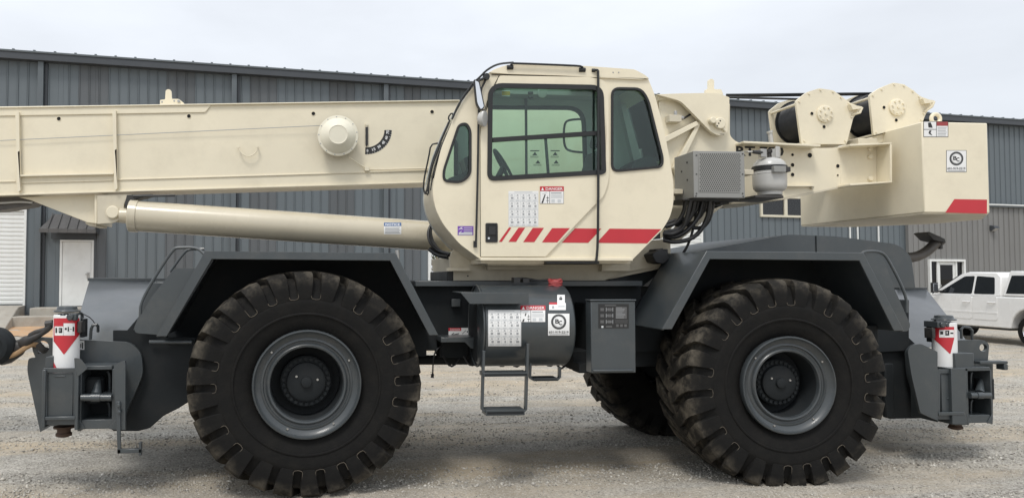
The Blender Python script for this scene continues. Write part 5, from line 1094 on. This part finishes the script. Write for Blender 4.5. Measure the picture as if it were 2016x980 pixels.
# windows
for l, fw, nm in ((W_side, 9, 'side'), (W_rear, 4.5, 'rear'), (W_front, 5, 'front')):
    outer = inset(l, -2.5); b = MB(); y0 = CY - (.034 if nm == 'side' else .014); b.plate([PL(outer, y0), PL(inset(l, fw - 2.5), y0)], (0, .03, 0), 'black'); f_ = b.build('window_frame', cab, bevel=.006)
    b = MB(); b.plate(PL(inset(l, 1), CY + .012), (0, .006, 0), 'cabglass'); b.build('pane', cab)
b = MB(); addpl(b, [(970, 271), (1183, 257), (1183, 266), (970, 280)], CY - .012, CY + .008, 'black'); addpl(b, [(1167, 176), (1171, 176), (1171, 338), (1167, 338)], CY + .02, CY + .04, 'black'); b.build('sliding_rail', cab, bevel=.002)
# interior
def inb(b, x0, y0, x1, y1, Y0, Y1, m): b.pbox(x0, y0, x1, y1, Y0, Y1, m)
b = MB(); addpl(b, rnd([(1100, 470), (1190, 470), (1205, 400), (1190, 395), (1120, 400), (1095, 420)], 10), 7.15, 7.6, 'seat'); addpl(b, rnd([(1160, 410), (1196, 410), (1206, 330), (1206, 290), (1186, 288), (1168, 350)], 10), 7.15, 7.6, 'seat'); addpl(b, rnd([(1176, 284), (1200, 284), (1204, 256), (1184, 254)], 8), 7.25, 7.5, 'seat'); b.build('operator_seat', cab, bevel=.02)
b = MB(); addpl(b, rnd([(1222, 205), (1232, 205), (1268, 330), (1252, 334)], 3), 7.55, 7.70, 'liner'); addpl(b, rnd([(1240, 345), (1296, 338), (1292, 310), (1276, 306), (1262, 312), (1246, 322)], 4), 7.15, 7.5, 'seat'); b.pbox(1205, 340, 1300, 470, 7.1, 7.7, 'seat'); b.build('rear_console', cab, bevel=.01)
b = MB(); addpl(b, rnd([(880, 352), (925, 336), (965, 356), (970, 470), (900, 470), (872, 420)], 8), 7.1, 7.7, 'plastic'); addpl(b, rnd([(912, 312), (927, 306), (930, 336), (920, 338)], 3), 7.3, 7.55, 'plastic'); b.build('dashboard', cab, bevel=.015)
b = MB(); c = P(992, 328, 7.4); ax2 = Vector((.85, -.15, .5)).normalized(); u2 = ax2.orthogonal().normalized(); v2 = ax2.cross(u2); b.tube([c + u2 * (.19 * math.cos(t)) + v2 * (.19 * math.sin(t)) for t in [k * 2 * math.pi / 28 for k in range(29)]], .014, 'plastic', 8); b.tube([c, P(968, 372, 7.4)], .03, 'plastic', 8)
for k in range(3): t = k * 2.1 + .5; b.tube([c, c + u2 * (.19 * math.cos(t)) + v2 * (.19 * math.sin(t))], .012, 'plastic', 6)
b.build('steering_wheel', cab)
b = MB(); b.pbox(1034, 184, 1039, 345, CB - .09, CB - .064, 'plastic'); b.tube([P(1074, 272, 7.6), P(1080, 350, 7.5)], .016, 'plastic', 8); b.build('far_mullion', cab)
b = MB(); b.tube([P(1170, 235, 7.7), P(1120, 235, 7.7), P(1110, 245, 7.7), P(1110, 288, 7.7), P(1122, 299, 7.7), P(1172, 301, 7.7)], .012, 'plastic', 8, 2); b.build('seat_grab_bar', cab)
b = MB(); b.pbox(975, 166, 1186, 190, CB - .25, CB - .06, 'tankgrey'); c = P(1067, 184, CB - .255); b.lathe((c.x, CB - .25, c.z), (0, -1, 0), [(0, .055), (.02, .05), (.024, .03)], 'tankgrey', 24); b.pbox(1040, 180, 1050, 186, CB - .27, CB - .251, 'plastic'); b.pbox(1040, 189, 1050, 194, CB - .27, CB - .251, 'plastic'); b.build('overhead_console', cab, bevel=.006)
D = Decal(on_plane(CB - .25)); D.rect(988, 178, 1004, 190, 'white', 0); D.rect(988, 180, 1004, 188, 'yellow', 1); D.build('sticker', cab)
D = Decal(on_plane(CB - .05)); g = random.Random(11)
for (x0, y0) in ((1044, 296), (1084, 296), (1050, 312), (1086, 312)):
    if y0 < 300: D.rect(x0, y0, x0 + 18, y0 + 2, 'ink', 0)
    D.poly([(x0 + 4, y0 + 10), (x0 + 9, y0 + 3), (x0 + 14, y0 + 10)], 'ink', 0)
    for k in range(2): D.rect(x0, y0 + 11.5 + 2 * k, x0 + 16, y0 + 12.3 + 2 * k, 'ink', 0)
D.build('load_chart_decal', cab)
b = MB(); g = random.Random(8)
for k in range(9): cx = 985 + k * 14; inb(b, cx, 345 + g.random() * 6, cx + 6, 470, 7.5, 7.6, 'plastic')
b.build('lever_bank', cab, bevel=.004)
# handle, rods, mirror, rails
b = MB(); b.plate([PL(rnd([(956, 439), (980, 439), (980, 477), (956, 477)], 3), CY - .03), PL(rnd([(959, 442), (977, 442), (977, 474), (959, 474)], 2), CY - .03)], (0, .012, 0), 'black'); addpl(b, [(958, 441), (978, 441), (978, 475), (958, 475)], CY - .024, CY - .0225, 'black'); b.pbox(962, 446, 976, 462, CY - .034, CY - .025, 'plastic'); c = P(962, 469, CY - .026); b.lathe((c.x, c.y, c.z), (0, -1, 0), [(0, .011), (.008, .010)], 'chrome', 12); b.build('door_handle', cab, bevel=.002)
b = MB(); b.tube([P(1166, 139, CY - .03), P(1176, 138, CY - .04), P(1178, 141, CY - .045), P(1178, 350, CY - .045), P(1177, 480, CY - .045), P(1174, 514, CY - .045)], .012, 'black', 9, 1); b.tube([P(1165, 139, CY - .02), P(1172, 139, CY - .03)], .017, 'black', 10); b.build('drip_rod', cab)
b = MB(); b.tube([P(958, 154, CY - .02), P(945, 180, CY - .03), P(942, 230, CY - .03), P(941, 320, CY - .03), P(937, 478, CY - .03)], .010, 'black', 9, 1); b.pbox(932.5, 474, 939, 487, CY - .03, CY - .012, 'black'); b.build('brake_line', cab)
b = MB(); b.tube([P(1003, 133, CY - .02), P(1008, 125.5, CY - .05), P(1016, 125, CY - .05), P(1130, 129.5, CY - .05), P(1146, 131, CY - .05), P(1148, 137, CY - .02)], .010, 'black', 9, 1); b.tube([P(998, 133, CY - .025), P(1010, 133, CY - .025)], .021, 'black', 12); b.tube([P(1140, 138, CY - .025), P(1152, 138, CY - .025)], .021, 'black', 12); b.build('roof_rail', cab)
b = MB(); b.tube([P(1010, 123.5, CY + .3), P(980, 126, CY + .05), P(958, 138, CY - .02), P(945, 152, CY - .03), P(930, 165, CY - .03), P(903, 205, CY - .02), P(890, 235, CY - .02)], .010, 'black', 9, 2); c = P(957, 152, CY - .02); b.lathe((c.x, c.y, c.z), (0, -1, 0), [(0, .034), (.03, .03)], 'black', 14); b.tube([P(957, 152, CY - .04), P(940, 160, CY - .06), P(938, 172, CY - .08)], .012, 'black', 9, 1); b.build('mirror_arm', cab)
b = MB(); mpts = rnd([(933, 156), (944, 160), (955, 212), (946, 218), (938, 205)], [3, 4, 5, 4, 8]); b.plate(PL(mpts, CY - .10), (0, .05, 0), 'black'); b.plate(PL(inset(mpts, 2), CY - .104), (0, .006, 0), 'chrome'); mr = b.build('mirror', cab, bevel=.004)
b = MB(); c = P(951, 234, CY - .08); b.lathe((c.x, c.y, c.z), (.8, -.5, -.1), [(-.05, .02), (-.035, .055), (.0, .072), (.02, .072), (.022, .064)], 'tankgrey', 24); b.tube([P(952, 216, CY - .07), P(951, 226, CY - .06)], .012, 'black', 8); b.build('convex_mirror', cab)
for (pts, YY, r) in (([(893, 228), (889, 222), (882, 232), (886, 240)], CY + .05, .008), ([(884, 240), (872, 268), (858, 300), (848, 330), (842, 372), (836, 382)], CY + .25, .010), ([(862, 282), (848, 285), (844, 310), (835, 350), (833, 376), (843, 384)], CY + .35, .008), ([(880, 262), (864, 300), (852, 345), (848, 375)], CY + .15, .007), ([(868, 280), (846, 340), (843, 382)], CY + .2, .009)):
    b = MB(); b.tube([P(x, y, YY) for x, y in pts], r, 'black', 8, 1); b.build('windshield_guard' if r > .0075 else 'wiper', cab)
# prints on the cab
DY = CY - .022; D = Decal(on_plane(CY - .0005)); D2 = Decal(on_plane(DY))
for pts in ([(1002, 448), (1007, 448), (988, 476), (982, 476)], [(1021, 448), (1034, 448), (1016, 476), (1001, 476)], [(1049, 448.5), (1071, 448.5), (1052, 476.5), (1030, 476.5)], [(1087, 449), (1122, 449), (1097, 477), (1067, 477)]): D2.poly(pts, 'red')
D2.build('red_stripe', cab)
D3 = Decal(on_plane(CY)); D3.poly([(1132, 449.5), (1184, 450), (1158, 478), (1106, 477.5)], 'red'); D3.poly([(1200, 450), (1302, 451), (1274, 479), (1175, 478)], 'red'); D3.build('red_stripe', cab)
def signal_chart(D, x0, y0, x1, y1, ny=1, seed=1):
    g = random.Random(seed); D.rect(x0, y0, x1, y1, 'white', 0, 1, ny * 4); W_, H_ = x1 - x0, y1 - y0; top = y0 + H_ * .07
    D.rect(x0 + W_ * .2, y0 + H_ * .02, x1 - W_ * .2, y0 + H_ * .04, 'lightink', 1)
    for i in range(6): X = x0 + W_ * (.02 + .96 * i / 5); D.rect(X - .25, top, X + .25, y1 - H_ * .02, 'lightink', 1, 1, ny * 3)
    for j in range(5): Y = top + (y1 - H_ * .02 - top) * j / 4; D.rect(x0 + W_ * .02, Y - .25, x1 - W_ * .02, Y + .25, 'lightink', 1)
    cw_, ch = W_ * .96 / 5, (y1 - H_ * .02 - top) / 4
    for i in range(5):
        for j in range(4):
            X, Y = x0 + W_ * .02 + cw_ * (i + .5), top + ch * (j + .5); s = cw_ * .5
            D.poly([(X - s * .3, Y - s * .9), (X + s * .1, Y - s * 1.1), (X + s * .3, Y - s * .6), (X, Y - s * .5)], 'greyink', 1)
            D.rect(X + s * g.uniform(-.4, .0), Y - s * .2, X + s * g.uniform(.2, .6), Y + s * .5, 'greyink', 1); D.line(X - s * .7, Y - s * g.uniform(.2, .9), X - s * .2, Y - s * .5, .5, 'greyink', 1)
            D.rect(X - s * .7, Y + s * .8, X + s * .7, Y + s * 1.0, 'lightink', 1); D.rect(X - s * .6, Y + s * 1.15, X + s * .5, Y + s * 1.3, 'lightink', 1)
def danger(D, x0, y0, x1, y1, ny=1):
    W_, H_ = x1 - x0, y1 - y0; D.rect(x0, y0, x1, y1, 'ink', 0, 1, 2 * ny); D.rect(x0 + .6, y0 + H_ * .28, x0 + W_ * .40, y1 - .6, 'white', 1, 1, ny); D.rect(x0 + W_ * .42, y0 + H_ * .28, x1 - .6, y1 - .6, 'white', 1, 1, ny); D.rect(x0, y0, x1, y0 + H_ * .27, 'red', 1)
    D.poly([(x0 + W_ * .05, y0 + H_ * .23), (x0 + W_ * .11, y0 + H_ * .05), (x0 + W_ * .17, y0 + H_ * .23)], 'white', 2); D.text('DANGER', x0 + W_ * .24, y0 + H_ * .06, x1 - W_ * .04, y0 + H_ * .22, 'white', 2, 0, .015)
    D.poly([(x0 + W_ * .06, y1 - H_ * .04), (x0 + W_ * .20, y0 + H_ * .45), (x0 + W_ * .24, y0 + H_ * .47), (x0 + W_ * .13, y1 - H_ * .04)], 'ink', 2)
    D.rect(x0 + W_ * .31, y0 + H_ * .55, x0 + W_ * .33, y1 - H_ * .03, 'ink', 2); D.rect(x0 + W_ * .27, y0 + H_ * .65, x0 + W_ * .38, y0 + H_ * .68, 'ink', 2); D.rect(x0 + W_ * .27, y0 + H_ * .8, x0 + W_ * .38, y0 + H_ * .83, 'ink', 2); D.line(x0 + W_ * .1, y0 + H_ * .45, x0 + W_ * .3, y0 + H_ * .35, .5, 'greyink', 2)
    D.rect(x0 + W_ * .46, y0 + H_ * .35, x1 - W_ * .1, y0 + H_ * .41, 'greyink', 2)
    for k in range(4): D.rect(x0 + W_ * .46, y0 + H_ * (.47 + .06 * k), x1 - W_ * .06, y0 + H_ * (.495 + .06 * k), 'lightink', 2)
    for k in range(2): D.rect(x0 + W_ * (.48 + .26 * k), y0 + H_ * .75, x0 + W_ * (.62 + .26 * k), y0 + H_ * .92, 'lightink', 2)
D = Decal(on_plane(DY)); signal_chart(D, 1001, 376, 1060, 446); D.build('hand_signal_chart', cab)
D = Decal(on_plane(DY)); danger(D, 1063, 367, 1110, 401); D.build('danger_decal', cab)
D = Decal(on_plane(CY)); D.rect(901, 445, 932, 463, 'purple'); D.line(903, 452, 909, 447, 1, 'white', 1); D.line(903, 459, 909, 455, 1, 'white', 1); D.text('K', 907, 447, 912, 452, 'white', 1); 
for k in range(3): D.rect(913, 448 + 4 * k, 930, 449.3 + 4 * k, 'lightink', 1)
D.rect(903, 458, 930, 462, 'lightink', 1); D.build('inspection_sticker', cab)
# prints on the tank, box and frame
TP = on_cyl_x(TY, ct.z, TR_)
D = Decal(TP); signal_chart(D, 961, 610, 1026, 681, 3, 5); D.build('hand_signal_chart', tank)
D = Decal(TP); danger(D, 1025, 601, 1074, 634, 3); D.build('danger_decal', tank)
D = Decal(TP); company_decal(D, 1078, 616, 1122, 661, 1, 8); D.build('company_decal', tank)
D = Decal(TP); D.rect(1081, 596, 1114, 610, 'white', 0, 1, 4); D.rect(1081, 595, 1097, 599, 'red', 1); D.rect(1097, 580, 1112, 596, 'white', 0, 1, 4); D.rect(1101, 586, 1107, 590, 'ink', 1); D.rect(1102, 583.5, 1106, 585, 'ink', 1); D.rect(1087, 602, 1091, 607, 'greyink', 1); D.rect(1099, 601, 1112, 604, 'lightink', 1); D.build('fuel_decal', tank)
D = Decal(on_plane(6.66)); D.rect(1178, 598, 1238, 646, 'ink'); g = random.Random(21)
D.rect(1191, 600, 1213, 602, 'dimink', 1); D.rect(1212, 604, 1234, 627, 'dimink', 1)
for k in range(9): D.rect(1213, 605 + k * 2.5, 1213 + 10 + 10 * g.random(), 605.7 + k * 2.5, 'greyink', 2)
for k in range(3):
    D.rect(1182, 606 + k * 12, 1189, 612 + k * 12, 'dimink', 1); D.rect(1193, 605 + k * 12, 1194, 613 + k * 12, 'greyink', 1); D.rect(1206, 605 + k * 12, 1207, 613 + k * 12, 'greyink', 1); D.rect(1194, 608.5 + k * 12, 1206, 609.3 + k * 12, 'greyink', 1); D.rect(1196, 606 + k * 12, 1204, 612 + k * 12, 'dimink', 1)
D.rect(1184, 641, 1188, 645, 'lightink', 1); D.rect(1193, 641, 1205, 644, 'dimink', 1)
for k in range(3): D.rect(1213 + k * 8, 638, 1218 + k * 8, 643, 'dimink', 1); D.rect(1211, 630 + k * 2.2, 1236, 630.8 + k * 2.2, 'dimink', 1)
D.build('axle_chart_decal', box_)
D = Decal(on_plane(YF)); D.rect(883, 645, 928, 668, 'white'); D.rect(883, 645, 908, 651, 'red', 1); D.text('DANGER', 887, 646.3, 906, 650, 'white', 2); D.line(887, 660, 894, 655, 1.2, 'ink', 1); D.line(890, 659, 904, 656, 1.5, 'ink', 1); D.line(893, 660, 903, 659, 1.2, 'ink', 1); D.line(910, 657, 917, 650, .9, 'ink', 1); D.rect(919, 651, 921, 654, 'ink', 1); D.poly([(923, 648), (927, 648), (926.5, 653), (925.5, 657), (924, 653)], 'ink', 1); D.rect(885, 663, 925, 664, 'lightink', 1); D.build('danger_decal', crane)
D = Decal(on_plane(YA)); D.text('RT 780', 1449, 288, 1543, 308, 'ink', 0, R(.6), .03); D.build('number_lettering', superst)

# ---------------------------------------------------------------- air conditioner, hoses, fittings beside the mast
b = MB(); b.pbox(1365, 297, 1467, 390, 7.06, 7.085, 'alum'); b.pbox(1365.5, 297.5, 1466.5, 389.5, 7.086, 7.5, 'alum'); ac = part(b, 'air_conditioner', .005)
b = MB(); b.pbox(1375, 300.5, 1457, 379, 7.055, 7.0595, 'alum'); b.build('grille', ac, bevel=.002)
b = MB()
for j in range(19):
    for i in range(20):
        c = P(1378.5 + i * 4.0 + (2.0 if j % 2 else 0), 304 + j * 3.95, 7.055); r = 1.35 / F_PX * 7.05; k = len(b.v)
        b.add([(c.x + r * math.cos(t * math.pi / 3), 7.0535, c.z + r * math.sin(t * math.pi / 3)) for t in range(6)], [(5, 4, 3, 2, 1, 0)], 'hole')
o = b.build('grille_hole', ac, normals=False); o['kind'] = 'stuff'
b = MB()
for (px, py) in ((1371, 306), (1462, 303), (1371, 343), (1462, 343), (1371, 381), (1370, 386), (1462, 381), (1463, 387)): bolt(b, px, py, 7.06, .007, .005, 'iron')
b.build('screw', ac)
b = MB(); c = P(1367, 302, 7.06)
for (t, zz) in ((.12, 315), (.24, 330), (.12, 350), (.24, 372)): z = P(1367, zz, 7.06).z; b.lathe((P(1365.5, 300, 7.086).x, 7.1 + t, z), (-1, 0, 0), [(0, .01), (.006, .009)], 'iron', 8)
b.build('side_screw', ac)
b = MB(); b.pbox(1326, 372, 1345, 382, 7.3, 7.6, 'cream_dusty'); b.pbox(1345, 390.5, 1455, 396, 7.2, 7.7, 'iron'); b.pbox(1418, 393, 1436, 402, 7.3, 7.5, 'iron'); part(b, 'cooler_mount', .006)
g = random.Random(9); hs = [([(1350, 394), (1346, 420), (1332, 440), (1310, 446)], 7.3, .020), ([(1368, 394), (1362, 425), (1340, 452), (1308, 458)], 7.28, .024), ([(1385, 394), (1376, 430), (1340, 466), (1306, 468)], 7.3, .022), ([(1398, 392), (1394, 430), (1370, 468), (1330, 478), (1306, 472)], 7.25, .022), ([(1406, 392), (1396, 440), (1372, 452), (1350, 440), (1320, 440)], 7.35, .019), ([(1360, 394), (1352, 430), (1345, 450), (1325, 462), (1305, 460)], 7.22, .020), ([(1372, 400), (1368, 440), (1356, 480), (1344, 500)], 7.4, .013), ([(1376, 394), (1372, 415), (1352, 432), (1318, 436), (1300, 450)], 7.33, .022), ([(1390, 396), (1385, 420), (1365, 440), (1330, 444)], 7.4, .015)]
for pts, YY, r in hs:
    b = MB(); b.tube([P(x, y, YY + .03 * i) for i, (x, y) in enumerate(pts)], r, 'hose', 10, 2); part(b, 'hydraulic_hose', 0)

# ---------------------------------------------------------------- gas cylinder strapped to the arm (a thing of its own)
gc = P(1515, 345, 7.42); kk = 7.42 / F_PX
gas = empty('gas_cylinder', (gc.x, 7.42, P(1515, 382, 7.42).z), 'pale grey propane gas bottle strapped to the cream arm beside the metal grille box', 'gas bottle')
def zz(py): return P(1515, py, 7.42).z
b = MB(); prof = [(zz(379), .05), (zz(379), 22 * kk), (zz(376), 28 * kk), (zz(371), 32 * kk), (zz(364), 33 * kk), (zz(344), 33 * kk), (zz(343.5), 33.6 * kk), (zz(342.5), 33.6 * kk), (zz(342), 33 * kk), (zz(330), 33 * kk), (zz(322), 30.5 * kk), (zz(315), 24 * kk), (zz(311.5), 14 * kk), (zz(310.5), .02)]
b.lathe((gc.x, 7.42, 0), (0, 0, 1), prof, 'tankgrey', 48); b.build('bottle', gas)
b = MB(); b.lathe((gc.x, 7.42, 0), (0, 0, 1), [(zz(385), 23 * kk), (zz(384), 24 * kk), (zz(377), 24 * kk), (zz(377), 22.5 * kk), (zz(384), 22.5 * kk)], 'tankgrey', 36, False, False); b.build('foot_ring', gas)
b = MB(); vs = []; fs = []; NN = 16   # guard collar, open at the left front
for k in range(NN + 1):
    a = R(-50 + 165 * k / NN); 
    for (rr, py) in ((21 * kk, 312), (21 * kk, 291), (19.6 * kk, 291), (19.6 * kk, 312)): vs.append((gc.x + rr * math.sin(a + R(60)), 7.42 + rr * math.cos(a + R(60)), zz(py)))
for k in range(NN):
    for j in range(4): fs.append((4 * k + j, 4 * k + (j + 1) % 4, 4 * k + 4 + (j + 1) % 4, 4 * k + 4 + j))
fs += [(0, 1, 2, 3), (4 * NN + 3, 4 * NN + 2, 4 * NN + 1, 4 * NN)]; b.add(vs, fs, 'tankgrey'); b.build('collar', gas)
b = MB(); b.lathe((gc.x - 2 * kk, 7.40, zz(311)), (0, 0, 1), [(0, .022), (.05, .02), (.05, .03), (.085, .028)], 'iron', 14); b.tube([P(1510, 302, 7.36), P(1493, 300, 7.34), P(1482, 299, 7.34)], [.016, .022, .018], 'iron', 10); b.tube([P(1482, 299, 7.34), P(1470, 299, 7.36), P(1460, 299, 7.5)], .009, 'steel', 8, 1); b.pbox(1498, 293, 1510, 309, 7.33, 7.38, 'steel'); b.build('valve', gas, bevel=.004)
b = MB(); b.lathe((gc.x, 7.42, 0), (0, 0, 1), [(zz(338), 33.2 * kk), (zz(338), 34.2 * kk), (zz(328), 34.2 * kk), (zz(328), 33.2 * kk)], 'black', 48, False, False); b.pbox(1524, 326.5, 1548, 339, 7.22, 7.27, 'alum'); b.pbox(1544, 328, 1557, 338, 7.24, 7.32, 'iron'); b.build('strap', gas, bevel=.004)
b = MB(); b.pbox(1466, 334, 1484, 344, 7.3, 7.45, 'cream_dusty'); b.pbox(1487, 384, 1543, 390, 7.25, 7.7, 'iron'); part(b, 'bottle_bracket', .005)

# ---------------------------------------------------------------- hook ball tethered at the front bumper (a thing of its own)
hb = P(-8, 681, 6.85)
hk = empty('hook_block', (hb.x, 6.85, hb.z - .2), 'black crane hook ball tied back with a tan strap at the left edge', 'crane hook')
b = MB(); b.lathe((hb.x, 6.85, hb.z), (0, -1, 0), [(-.12, .04), (-.11, .12), (-.02, .162), (.05, .162), (.10, .13), (.11, .10), (.10, .085)], 'grey_dark', 40); b.lathe((hb.x, 6.85, hb.z), (0, -1, 0), [(.10, .05), (.13, .045)], 'iron', 16); b.build('sheave', hk)
b = MB(); b.tube([P(0, 700, 6.9), P(20, 695, 6.9), P(40, 680, 6.9), P(58, 668, 6.85), P(76, 660, 6.85), P(88, 652, 6.85), P(100, 640, 6.85)], [.085, .075, .05, .03, .024, .028, .026], 'iron', 14, 1); b.tube([P(56, 668, 6.85), P(62, 656, 6.85), P(92, 648, 6.85)], .022, 'iron', 9, 1); b.tube([P(90, 638, 6.85), P(104, 636, 6.85)], .03, 'iron', 9); b.build('shackle', hk)
b = MB(); b.tube([P(-60, 722, 6.82), P(0, 705, 6.82), P(30, 698, 6.82), P(50, 684, 6.84), P(66, 676, 6.88), P(84, 683, 6.95)], .022, 'strap', 9, 2); b.build('tie_strap', hk)
b = MB(); b.tube([P(74, 676, 6.9), P(84, 688, 6.92), P(92, 690, 6.96)], .03, 'iron', 10, 1); b.build('eye_bolt', hk)
